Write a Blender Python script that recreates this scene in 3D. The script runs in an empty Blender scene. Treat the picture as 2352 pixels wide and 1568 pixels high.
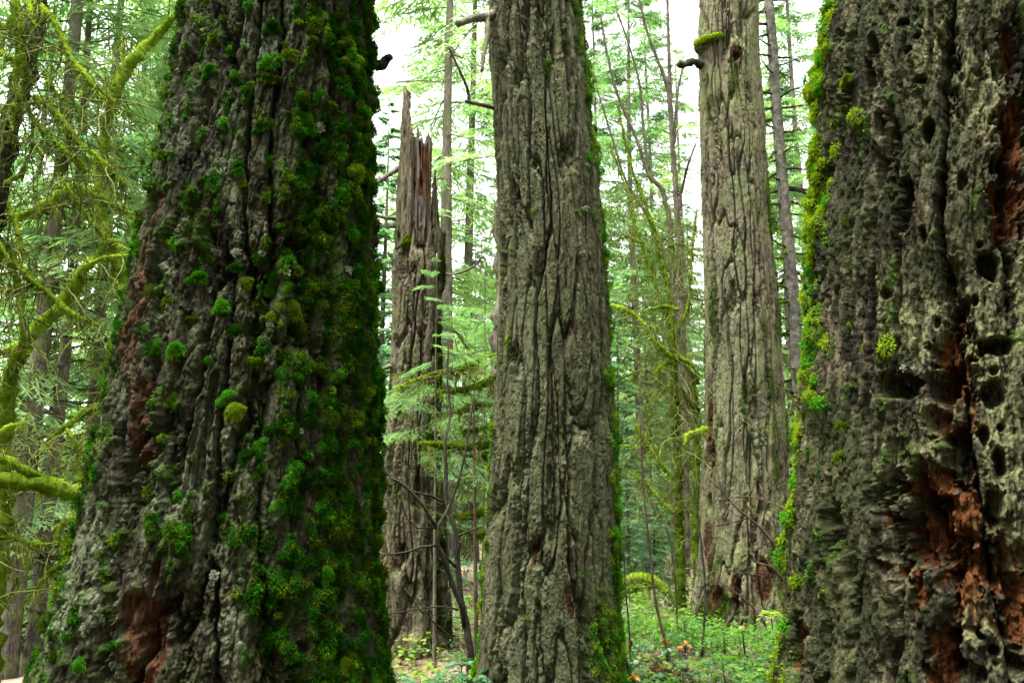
import bpy, math, random
import numpy as np
R = math.radians
sc = bpy.context.scene
COL = sc.collection
F32 = np.float32

# ------------------------------------------------------------------ camera
PITCH = R(10.0); CAMZ = 1.6; FPX = 2037.0          # focal length in pixels of a 2352 px wide frame
cam = bpy.data.cameras.new('camera'); camo = bpy.data.objects.new('camera', cam); COL.objects.link(camo)
cam.sensor_width = 36.0; cam.lens = 36.0 * FPX / 2352.0
cam.clip_start = 0.05; cam.clip_end = 2000.0
camo.location = (0, 0, CAMZ); camo.rotation_euler = (R(90) + PITCH, 0, 0)
cam.dof.use_dof = True; cam.dof.focus_distance = 4.6; cam.dof.aperture_fstop = 9.0
sc.camera = camo

# ------------------------------------------------------------------ sky, sun, exposure
SUN_EL, SUN_AZ = R(73), R(-128)                      # azimuth measured from +Y (behind the trees) towards +X
w = bpy.data.worlds.new('World'); sc.world = w; w.use_nodes = True
nt = w.node_tree; nt.nodes.clear()
sky = nt.nodes.new('ShaderNodeTexSky'); sky.sky_type = 'NISHITA'; sky.sun_disc = False
sky.sun_elevation = SUN_EL; sky.sun_rotation = SUN_AZ; sky.air_density = 1.0; sky.dust_density = 4.0; sky.ozone_density = 1.0
bw = nt.nodes.new('ShaderNodeRGBToBW'); mx = nt.nodes.new('ShaderNodeMix'); mx.data_type = 'RGBA'
mx.inputs[0].default_value = 0.93                    # overcast: most of the blue is gone
bgn = nt.nodes.new('ShaderNodeBackground'); bgn.inputs['Strength'].default_value = 0.15
out = nt.nodes.new('ShaderNodeOutputWorld')
nt.links.new(sky.outputs[0], bw.inputs[0]); nt.links.new(sky.outputs[0], mx.inputs[6]); nt.links.new(bw.outputs[0], mx.inputs[7])
nt.links.new(mx.outputs[2], bgn.inputs['Color']); nt.links.new(bgn.outputs[0], out.inputs['Surface'])
sun = bpy.data.lights.new('sun', 'SUN'); sun.energy = 1.5; sun.angle = R(24); sun.color = (1.0, 0.96, 0.88)
suno = bpy.data.objects.new('sun', sun); COL.objects.link(suno)
suno.rotation_euler = (-(R(90) - SUN_EL), 0, -SUN_AZ); suno.location = (0, 20, 40)
sc.view_settings.view_transform = 'Standard'; sc.view_settings.look = 'None'; sc.view_settings.gamma = 1.0
sc.view_settings.exposure = 3.25
sc.cycles.use_denoising = True
sc.cycles.max_bounces = 8; sc.cycles.diffuse_bounces = 4; sc.cycles.transmission_bounces = 6; sc.cycles.volume_bounces = 1
sc.cycles.caustics_reflective = False; sc.cycles.caustics_refractive = False

# ------------------------------------------------------------------ helpers: maths
def at(px, py, Y):
    """World point where the line of sight through pixel (px, py) of the 2352 px frame meets the plane y = Y."""
    u = (px - 1176.0) / FPX; v = -(py - 784.0) / FPX
    dy = math.cos(PITCH) - math.sin(PITCH) * v; dz = math.sin(PITCH) + math.cos(PITCH) * v
    t = Y / dy
    return np.array([t * u, Y, CAMZ + t * dz])

def px_m(Y, z=1.6):
    """metres per pixel at depth Y"""
    return (Y * math.cos(PITCH) + (z - CAMZ) * math.sin(PITCH)) / FPX

_rs = np.random.RandomState(7)
_perm = np.concatenate([_rs.permutation(256)] * 3).astype(np.int32)
_rnd = _rs.rand(256, 4).astype(F32); _g = _rs.normal(size=(256, 3)); _g = (_g / np.linalg.norm(_g, axis=1)[:, None] * 1.5).astype(F32)
def perlin(x, y, z, seed=0):
    x = np.asarray(x, F32) + seed * 17.13; y = np.asarray(y, F32) + seed * 5.71; z = np.asarray(z, F32) + seed * 31.7
    x, y, z = np.broadcast_arrays(x, y, z)
    xf = np.floor(x); yf = np.floor(y); zf = np.floor(z)
    xi = xf.astype(np.int32) & 255; yi = yf.astype(np.int32) & 255; zi = zf.astype(np.int32) & 255
    x = x - xf; y = y - yf; z = z - zf
    fx = x * x * x * (x * (x * 6 - 15) + 10); fy = y * y * y * (y * (y * 6 - 15) + 10); fz = z * z * z * (z * (z * 6 - 15) + 10)
    res = np.zeros(x.shape, F32)
    for i in (0, 1):
        px_ = _perm[xi + i]; wx = fx if i else 1 - fx
        for j in (0, 1):
            py_ = _perm[px_ + yi + j]; wy = wx * (fy if j else 1 - fy)
            for k in (0, 1):
                g = _g[_perm[py_ + zi + k]]
                res += wy * (fz if k else 1 - fz) * (g[..., 0] * (x - i) + g[..., 1] * (y - j) + g[..., 2] * (z - k))
    return res
def worley(x, y, z, seed=0):
    """cellular noise: (F2 - F1, a random 0..1 value per cell)"""
    x = np.asarray(x, F32) + seed * 13.7; y = np.asarray(y, F32) + seed * 7.3; z = np.asarray(z, F32) + seed * 3.9
    xf = np.floor(x); yf = np.floor(y); zf = np.floor(z)
    f1 = np.full(x.shape, 9, F32); f2 = np.full(x.shape, 9, F32); cid = np.zeros(x.shape, F32)
    for i in (-1, 0, 1):
        for j in (-1, 0, 1):
            for k in (-1, 0, 1):
                h = _perm[_perm[_perm[(xf + i).astype(np.int32) & 255] + ((yf + j).astype(np.int32) & 255)] + ((zf + k).astype(np.int32) & 255)]
                d = np.sqrt((xf + i + _rnd[h, 0] - x) ** 2 + (yf + j + _rnd[h, 1] - y) ** 2 + (zf + k + _rnd[h, 2] - z) ** 2)
                near = d < f1
                f2 = np.where(near, f1, np.minimum(f2, d)); cid = np.where(near, _rnd[h, 3], cid); f1 = np.where(near, d, f1)
    return f2 - f1, cid
def fbm(x, y, z, o=4, seed=0, gain=.5):
    a = 1.0; s = 0; t = 0
    for i in range(o):
        s = s + a * perlin(x * 2 ** i, y * 2 ** i, z * 2 ** i, seed + i * 3); t += a; a *= gain
    return s / t
def sst(a, b, x):
    t = np.clip((x - a) / (b - a), 0, 1); return t * t * (3 - 2 * t)

def ground_z(x, y):
    x = np.asarray(x, float); y = np.asarray(y, float)
    fall = np.maximum(0, -x - 1.5 - 0.05 * y) * 0.26 * sst(6, 16, y)
    fall = np.minimum(fall, 22) * 1.0
    far = np.maximum(0, y - 24) * 0.015
    bump = 0.10 * np.sin(x * .9 + 1.3) * np.sin(y * .7) + .06 * np.sin(x * 2.3 + y * 1.7)
    mound = .12 * np.exp(-((x - 1.55) ** 2 + (y - 8.1) ** 2) / .35)
    return -fall - far + bump * sst(3, 10, y) + mound - .03
def gz(x, y): return float(ground_z(x, y))

# ------------------------------------------------------------------ helpers: meshes
class MB:
    """collects triangles and quads for ONE mesh"""
    def __init__(s): s.v = []; s.q = []; s.t = []; s.n = 0; s.qm = []; s.tm = []
    def add(s, v, q=None, t=None, mat=0):
        v = np.asarray(v, float).reshape(-1, 3); s.v.append(v)
        if q is not None and len(q): q = np.asarray(q, int).reshape(-1, 4); s.q.append(q + s.n); s.qm.append(np.full(len(q), mat))
        if t is not None and len(t): t = np.asarray(t, int).reshape(-1, 3); s.t.append(t + s.n); s.tm.append(np.full(len(t), mat))
        s.n += len(v); return s
    def arrays(s):
        V = np.concatenate(s.v) if s.v else np.zeros((0, 3))
        Q = np.concatenate(s.q) if s.q else np.zeros((0, 4), int)
        T = np.concatenate(s.t) if s.t else np.zeros((0, 3), int)
        return V, Q, T
    def mesh(s, name, mats, smooth=True, origin=(0, 0, 0)):
        V, Q, T = s.arrays(); V = V - np.asarray(origin, float)
        me = bpy.data.meshes.new(name)
        me.vertices.add(len(V)); me.vertices.foreach_set('co', V.astype(F32).ravel())
        nl = 4 * len(Q) + 3 * len(T); me.loops.add(nl)
        me.loops.foreach_set('vertex_index', np.concatenate([Q.ravel(), T.ravel()]).astype(np.int32))
        me.polygons.add(len(Q) + len(T))
        ls = np.concatenate([np.arange(len(Q)) * 4, 4 * len(Q) + np.arange(len(T)) * 3]).astype(np.int32)
        me.polygons.foreach_set('loop_start', ls)
        me.polygons.foreach_set('use_smooth', np.full(len(ls), smooth))
        mats = mats if isinstance(mats, (list, tuple)) else [mats]
        for m in mats: me.materials.append(m)
        if len(mats) > 1:
            mi = np.concatenate((s.qm or [np.zeros(0)]) + (s.tm or [np.zeros(0)])).astype(np.int32)
            me.polygons.foreach_set('material_index', mi)
        me.update(calc_edges=True)
        return me

def obj(name, mb, mats, parent=None, smooth=True, label=None, kind=None):
    org = np.array(parent_world(parent)) if parent is not None else np.zeros(3)
    me = mb if isinstance(mb, bpy.types.Mesh) else mb.mesh(name, mats, smooth, org)
    o = bpy.data.objects.new(name, me); COL.objects.link(o)
    if parent is not None: o.parent = parent
    if label: o['label'] = label
    if kind: o['kind'] = kind
    return o
def parent_world(p):
    v = np.zeros(3)
    while p is not None: v = v + np.array(p.location); p = p.parent
    return v
def thing(name, label, cat, loc=(0, 0, 0), rotz=0, group=None):
    o = bpy.data.objects.new(name, None); COL.objects.link(o); o.empty_display_size = .1
    o.location = [float(c) for c in loc]; o.rotation_euler = (0, 0, rotz); o['label'] = label; o['category'] = cat
    if group: o['group'] = group
    return o
def copy_thing(t, loc, rotz, scale, label, group=None):
    r = t.copy(); COL.objects.link(r); r.location = [float(c) for c in loc]; r.rotation_euler = (0, 0, rotz); r.scale = (scale,) * 3
    r['label'] = label
    if group: r['group'] = group
    for ch in list(t.children):
        c = ch.copy(); COL.objects.link(c); c.parent = r
        for g in list(ch.children):
            d = g.copy(); COL.objects.link(d); d.parent = c
    return r

def spline(P, step):
    """Catmull-Rom through P (n,k), resampled at about STEP"""
    P = np.asarray(P, float)
    if len(P) < 2: return P
    E = np.vstack([2 * P[0] - P[1], P, 2 * P[-1] - P[-2]])
    outp = []
    for i in range(1, len(E) - 2):
        n = max(1, int(np.linalg.norm(E[i + 1][:3] - E[i][:3]) / step))
        t = (np.arange(n) / n)[:, None]
        a, b, c, d = E[i - 1], E[i], E[i + 1], E[i + 2]
        outp.append(.5 * (2 * b + (c - a) * t + (2 * a - 5 * b + 4 * c - d) * t * t + (3 * b - a - 3 * c + d) * t ** 3))
    outp.append(P[-1:]); return np.concatenate(outp)

def tube(mb, P, rad, k=6, bump=0.0, bs=8.0, mat=0, seed=0):
    """tapered tube along P with noisy radius; returns surface verts and normals"""
    P = np.asarray(P, float); n = len(P); rad = np.broadcast_to(np.asarray(rad, float), (n,))
    T = np.gradient(P, axis=0); T /= np.linalg.norm(T, axis=1)[:, None] + 1e-9
    up = np.array([0.1, 0.2, 1.0]) if abs(T[:, 2]).mean() < .85 else np.array([1.0, .15, .1])
    A = np.cross(T, up); A /= np.linalg.norm(A, axis=1)[:, None] + 1e-9; B = np.cross(A, T)
    th = np.linspace(0, 2 * math.pi, k, endpoint=False)
    N = A[:, None, :] * np.cos(th)[None, :, None] + B[:, None, :] * np.sin(th)[None, :, None]
    r = rad[:, None] * np.ones(k)
    if bump:
        S = P[:, None, :] + N * rad[:, None, None]
        r = r * (1 + bump * (perlin(S[..., 0] * bs, S[..., 1] * bs, S[..., 2] * bs, seed) + .5 * perlin(S[..., 0] * bs * 2.3, S[..., 1] * bs * 2.3, S[..., 2] * bs * 2.3, seed + 4)))
    V = (P[:, None, :] + N * r[..., None])
    i = np.arange(n - 1)[:, None] * k; j = np.arange(k)[None, :]; j2 = (j + 1) % k
    q = np.stack([i + j, i + j2, i + k + j2, i + k + j], -1).reshape(-1, 4)
    V2 = V.reshape(-1, 3)
    tri = [(n * k, (jj + 1) % k, jj) for jj in range(k)] + [(n * k + 1, (n - 1) * k + jj, (n - 1) * k + (jj + 1) % k) for jj in range(k)]
    mb.add(np.vstack([V2, P[:1], P[-1:]]), q, tri, mat)
    return V2, N.reshape(-1, 3)

def blades(mb, P, D, L, W, rng, mat=0, bend=0.0):
    """one tapering two-segment blade per point"""
    P = np.asarray(P, float); n = len(P)
    if n == 0: return
    D = np.asarray(D, float); D = D / (np.linalg.norm(D, axis=1)[:, None] + 1e-9)
    L = np.broadcast_to(np.asarray(L, float), (n,))[:, None]; W = np.broadcast_to(np.asarray(W, float), (n,))[:, None]
    S = np.cross(D, rng.normal(size=(n, 3))); S /= np.linalg.norm(S, axis=1)[:, None] + 1e-9
    M = P + D * L * .55; E = P + D * L + np.array([0, 0, -1.0]) * (L * bend)
    V = np.stack([P - S * W * .5, P + S * W * .5, M + S * W * .38, M - S * W * .38, E], 1)
    b = np.arange(n)[:, None] * 5
    mb.add(V.reshape(-1, 3), b + np.array([[0, 1, 2, 3]]), b + np.array([[3, 2, 4]]), mat)

# ------------------------------------------------------------------ materials
def new_mat(name):
    m = bpy.data.materials.new(name); m.use_nodes = True; n = m.node_tree; n.nodes.clear(); return m, n
class NB:
    def __init__(s, n): s.n = n
    def new(s, t, **k):
        o = s.n.nodes.new(t)
        for a, b in k.items(): setattr(o, a, b)
        return o
    def link(s, a, b): s.n.links.new(a, b)
    def noise(s, vec, scale, detail=4, rough=.55):
        o = s.new('ShaderNodeTexNoise'); o.inputs['Scale'].default_value = scale; o.inputs['Detail'].default_value = detail; o.inputs['Roughness'].default_value = rough
        if vec: s.link(vec, o.inputs['Vector'])
        return o.outputs[0]
    def ramp(s, fac, stops):
        o = s.new('ShaderNodeValToRGB'); e = o.color_ramp.elements
        while len(e) > 1: e.remove(e[0])
        e[0].position = stops[0][0]; e[0].color = (*stops[0][1], 1)
        for p, c in stops[1:]:
            x = e.new(p); x.color = (*c, 1)
        s.link(fac, o.inputs[0]); return o.outputs[0]
    def mix(s, fac, a, b):
        o = s.new('ShaderNodeMix', data_type='RGBA')
        for i, v in ((0, fac), (6, a), (7, b)):
            if isinstance(v, (int, float)): o.inputs[i].default_value = v
            elif isinstance(v, tuple): o.inputs[i].default_value = (*v, 1)
            else: s.link(v, o.inputs[i])
        return o.outputs[2]
    def math(s, op, a, b=0.0, clamp=False):
        o = s.new('ShaderNodeMath', operation=op, use_clamp=clamp)
        for i, v in ((0, a), (1, b)):
            if isinstance(v, (int, float)): o.inputs[i].default_value = v
            else: s.link(v, o.inputs[i])
        return o.outputs[0]

def bark_mat(name, dark, mid, light, green, zs=.3, wet=.65, moss=(.018, .036, .004), lichen=(.088, .105, .058), rot=(.055, .024, .011), fine=70, gamt=.55, tone=1.0):
    dark, mid, light, green = [tuple(x * q for x in c) for c, q in ((dark, .22 * tone), (mid, .25 * tone), (light, .31 * tone), (green, .28 * tone))]
    m, n = new_mat(name); b = NB(n)
    tc = b.new('ShaderNodeTexCoord'); mp = b.new('ShaderNodeMapping'); mp.inputs['Scale'].default_value = (1, 1, zs)
    b.link(tc.outputs['Object'], mp.inputs['Vector']); v = mp.outputs[0]; vo = tc.outputs['Object']
    n1 = b.noise(v, 9, 5); n2 = b.noise(v, 38, 5, .65); n3 = b.noise(vo, 2.2, 4); n4 = b.noise(vo, 120, 3, .6)
    s = b.math('ADD', b.math('MULTIPLY', n1, .45), b.math('MULTIPLY', n2, .55))
    c = b.ramp(s, [(.39, dark), (.5, mid), (.61, light)])
    c = b.mix(b.math('MULTIPLY', b.ramp(n3, [(.42, (0, 0, 0)), (.62, (1, 1, 1))]), gamt), c, b.mix(n2, green, tuple(g * 1.7 for g in green)))
    at_ = b.new('ShaderNodeAttribute', attribute_name='mask'); sep = b.new('ShaderNodeSeparateColor'); b.link(at_.outputs['Color'], sep.inputs[0])
    ng = b.math('SUBTRACT', b.noise(vo, 32, 5, .7), .5)
    rag = lambda m_, k_: b.ramp(b.math('ADD', m_, b.math('MULTIPLY', ng, k_)), [(.40, (0, 0, 0)), (.58, (1, 1, 1))])
    mM, mL, mR = sep.outputs[0], sep.outputs[1], rag(sep.outputs[2], 1.5)
    mpf = b.new('ShaderNodeMapping'); mpf.inputs['Scale'].default_value = (1, 1, .10); b.link(vo, mpf.inputs['Vector'])
    rotc = b.mix(b.ramp(b.math('ADD', b.math('MULTIPLY', b.noise(mpf.outputs[0], 60, 4), .6), b.math('MULTIPLY', b.noise(vo, 14, 3), .4)), [(.40, (0, 0, 0)), (.60, (1, 1, 1))]), tuple(r * .18 for r in rot), rot)
    c = b.mix(mR, c, rotc)
    lf = b.math('MULTIPLY', mL, b.ramp(n2, [(.40, (0, 0, 0)), (.56, (1, 1, 1))]))
    c = b.mix(lf, c, b.mix(n4, tuple(l * .7 for l in lichen), lichen))
    mf = b.math('MULTIPLY', mM, b.ramp(b.noise(vo, 45, 4, .65), [(.36, (0, 0, 0)), (.52, (1, 1, 1))]))
    c = b.mix(mf, c, b.mix(n2, tuple(x * .5 for x in moss), tuple(x * 1.4 for x in moss)))
    p = b.new('ShaderNodeBsdfPrincipled'); b.link(c, p.inputs['Base Color']); p.inputs['Roughness'].default_value = wet + .25; p.inputs['Specular IOR Level'].default_value = .06
    bp = b.new('ShaderNodeBump'); bp.inputs['Strength'].default_value = 1.0; bp.inputs['Distance'].default_value = .013
    hh = b.math('ADD', b.noise(v, fine, 5, .7), b.math('MULTIPLY', n4, .5)); b.link(hh, bp.inputs['Height']); b.link(bp.outputs[0], p.inputs['Normal'])
    o = b.new('ShaderNodeOutputMaterial'); b.link(p.outputs[0], o.inputs[0]); return m

def leaf_mat(name, c1, c2, trans=.45, tcol=None, scale=3.0, rough=.6, spec=.25, c0=None):
    """thin leaf / needle / moss fibre: diffuse + translucent, colour varied by place and by object"""
    m, n = new_mat(name); b = NB(n)
    tc = b.new('ShaderNodeTexCoord'); oi = b.new('ShaderNodeObjectInfo')
    nf = b.noise(tc.outputs['Object'], scale, 3, .6); nf2 = b.noise(tc.outputs['Object'], scale * 9, 2)
    f = b.math('ADD', b.math('MULTIPLY', nf, .7), b.math('MULTIPLY', nf2, .3))
    f = b.math('ADD', f, b.math('MULTIPLY', b.math('SUBTRACT', oi.outputs['Random'], .5), .25))
    c = b.ramp(f, [(.36, c1), (.64, c2)] if not c0 else [(.30, c0), (.44, c1), (.62, c2)])
    p = b.new('ShaderNodeBsdfPrincipled'); b.link(c, p.inputs['Base Color']); p.inputs['Roughness'].default_value = rough; p.inputs['Specular IOR Level'].default_value = spec
    t = b.new('ShaderNodeBsdfTranslucent')
    tcol = tcol or (1.6, 1.7, .8)
    mu = b.new('ShaderNodeMix', data_type='RGBA', blend_type='MULTIPLY'); mu.inputs[0].default_value = 1; b.link(c, mu.inputs[6]); mu.inputs[7].default_value = (*tcol, 1)
    b.link(mu.outputs[2], t.inputs['Color'])
    ms = b.new('ShaderNodeMixShader'); ms.inputs[0].default_value = trans; b.link(p.outputs[0], ms.inputs[1]); b.link(t.outputs[0], ms.inputs[2])
    o = b.new('ShaderNodeOutputMaterial'); b.link(ms.outputs[0], o.inputs[0]); return m

M = {}
M['bark_mossy'] = bark_mat('bark_mossy', (.022, .019, .010), (.076, .069, .038), (.210, .198, .118), (.075, .098, .036), zs=.45, tone=.80)
M['bark_fir'] = bark_mat('bark_fir', (.054, .050, .025), (.155, .150, .078), (.262, .256, .138), (.125, .148, .068), zs=.30, gamt=.6, tone=1.15)
M['bark_pale'] = bark_mat('bark_pale', (.085, .068, .042), (.215, .182, .118), (.345, .305, .205), (.225, .250, .105), zs=.28, gamt=.7, tone=1.28)
M['bark_rough'] = bark_mat('bark_rough', (.018, .016, .010), (.072, .064, .040), (.275, .240, .135), (.080, .100, .034), zs=.35, lichen=(.115, .118, .056), tone=.85, rot=(.085, .031, .009))
M['bark_snag'] = bark_mat('bark_snag', (.055, .045, .028), (.165, .140, .092), (.270, .235, .150), (.125, .130, .055), zs=.3, tone=1.75)
M['bark_far'] = bark_mat('bark_far', (.05, .042, .034), (.115, .095, .075), (.19, .165, .13), (.11, .12, .06), zs=.3, fine=30, tone=3.0)
M['bark_spotted'] = bark_mat('bark_spotted', (.05, .045, .038), (.13, .115, .095), (.26, .25, .21), (.13, .14, .09), zs=1.2, fine=30, gamt=.35, tone=1.9)
M['wood_grey'] = bark_mat('wood_grey', (.10, .08, .065), (.24, .20, .165), (.36, .31, .26), (.20, .18, .14), zs=.08, rot=(.11, .045, .02), gamt=.25, tone=1.3)
M['twig'] = bark_mat('twig', (.04, .032, .024), (.10, .085, .065), (.20, .175, .14), (.09, .10, .05), zs=.5)
M['twig_mossy'] = bark_mat('twig_mossy', (.05, .055, .015), (.12, .14, .035), (.20, .22, .07), (.12, .15, .03), zs=.6, tone=2.6)
M['twig_pale'] = bark_mat('twig_pale', (.13, .11, .08), (.24, .20, .15), (.34, .30, .23), (.22, .21, .12), zs=.5)
M['twig_red'] = bark_mat('twig_red', (.10, .06, .045), (.22, .13, .095), (.32, .21, .16), (.22, .15, .10), zs=.5, gamt=.3)
M['moss_deep'] = leaf_mat('moss_deep', (.006, .038, .002), (.042, .155, .008), .30, (1.5, 1.7, .7), 9, c0=(.010, .016, .003), spec=0.0)
M['moss_olive'] = leaf_mat('moss_olive', (.018, .044, .003), (.125, .185, .009), .35, (1.5, 1.6, .6), 9, c0=(.024, .020, .004), spec=0.0)
M['moss_limb'] = leaf_mat('moss_limb', (.040, .072, .005), (.160, .235, .018), .45, (1.6, 1.6, .6), 4, spec=0.0)
M['moss_hang'] = leaf_mat('moss_hang', (.050, .078, .014), (.150, .190, .040), .50, (1.5, 1.5, .7), 4, spec=0.0)
M['lichen'] = leaf_mat('lichen', (.09, .12, .08), (.20, .235, .17), .2, (1.2, 1.2, 1.0), 20)
M['needle'] = leaf_mat('needle', (.062, .130, .055), (.140, .240, .105), .55, (1.5, 1.7, .8), 1.2, spec=0.08)  # needle green lightened to stand in for haze over the background
M['needle_light'] = leaf_mat('needle_light', (.095, .170, .075), (.190, .290, .135), .55, (1.5, 1.6, .8), 1.5, spec=0.08)  # paler and bluer than plain needles: distance haze put into the colour
M['needle_blue'] = leaf_mat('needle_blue', (.045, .105, .055), (.110, .205, .105), .5, (1.4, 1.7, 1.0), 1.0, spec=0.08)
M['herb'] = leaf_mat('herb', (.018, .070, .009), (.085, .185, .022), .4, (1.5, 1.7, .6), 2.5, .5, .12)
M['herb_yellow'] = leaf_mat('herb_yellow', (.07, .14, .012), (.19, .25, .02), .45, (1.4, 1.4, .5), 4, .5)
M['herb_blue'] = leaf_mat('herb_blue', (.016, .066, .024), (.050, .130, .050), .25, (1.3, 1.5, .8), 4, .4, .25)
M['dead_leaf'] = leaf_mat('dead_leaf', (.09, .030, .010), (.26, .11, .03), .3, (1.4, 1.1, .7), 6)
M['litter'] = leaf_mat('litter', (.06, .033, .018), (.19, .115, .065), .15, (1.2, 1.0, .8), 5)
def ground_mat():
    m, n = new_mat('forest_floor'); b = NB(n); tc = b.new('ShaderNodeTexCoord'); v = tc.outputs['Object']
    c = b.ramp(b.math('ADD', b.math('MULTIPLY', b.noise(v, .8, 4), .5), b.math('MULTIPLY', b.noise(v, 14, 5, .7), .5)), [(.36, (.035, .022, .014)), (.5, (.105, .066, .042)), (.62, (.20, .135, .090))])
    c = b.mix(b.ramp(b.noise(v, .5, 5, .6), [(.5, (0, 0, 0)), (.62, (1, 1, 1))]), c, (.06, .085, .018))
    p = b.new('ShaderNodeBsdfPrincipled'); b.link(c, p.inputs['Base Color']); p.inputs['Roughness'].default_value = .9
    bp = b.new('ShaderNodeBump'); bp.inputs['Strength'].default_value = .8; bp.inputs['Distance'].default_value = .03
    b.link(b.noise(v, 25, 5, .7), bp.inputs['Height']); b.link(bp.outputs[0], p.inputs['Normal'])
    o = b.new('ShaderNodeOutputMaterial'); b.link(p.outputs[0], o.inputs[0]); return m
M['ground'] = ground_mat()

# ------------------------------------------------------------------ ground
def build_ground():
    xs = np.concatenate([np.linspace(-150, -14, 40, endpoint=False), np.linspace(-14, 14, 150), np.linspace(14, 150, 41)[1:]])
    ys = np.concatenate([np.linspace(-60, -2, 16, endpoint=False), np.linspace(-2, 26, 150), np.linspace(26, 170, 60)[1:]])
    X, Y = np.meshgrid(xs, ys); Z = ground_z(X, Y) + .03 * perlin(X * 1.7, Y * 1.7, X * 0, 3) + .012 * perlin(X * 6, Y * 6, X * 0, 5)
    V = np.stack([X, Y, Z], -1).reshape(-1, 3); nx, ny = len(xs), len(ys)
    i = np.arange(ny - 1)[:, None] * nx; j = np.arange(nx - 1)[None, :]
    q = np.stack([i + j, i + j + 1, i + nx + j + 1, i + nx + j], -1).reshape(-1, 4)
    obj('forest_floor', MB().add(V, q), M['ground'], kind='structure')
build_ground()

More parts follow.
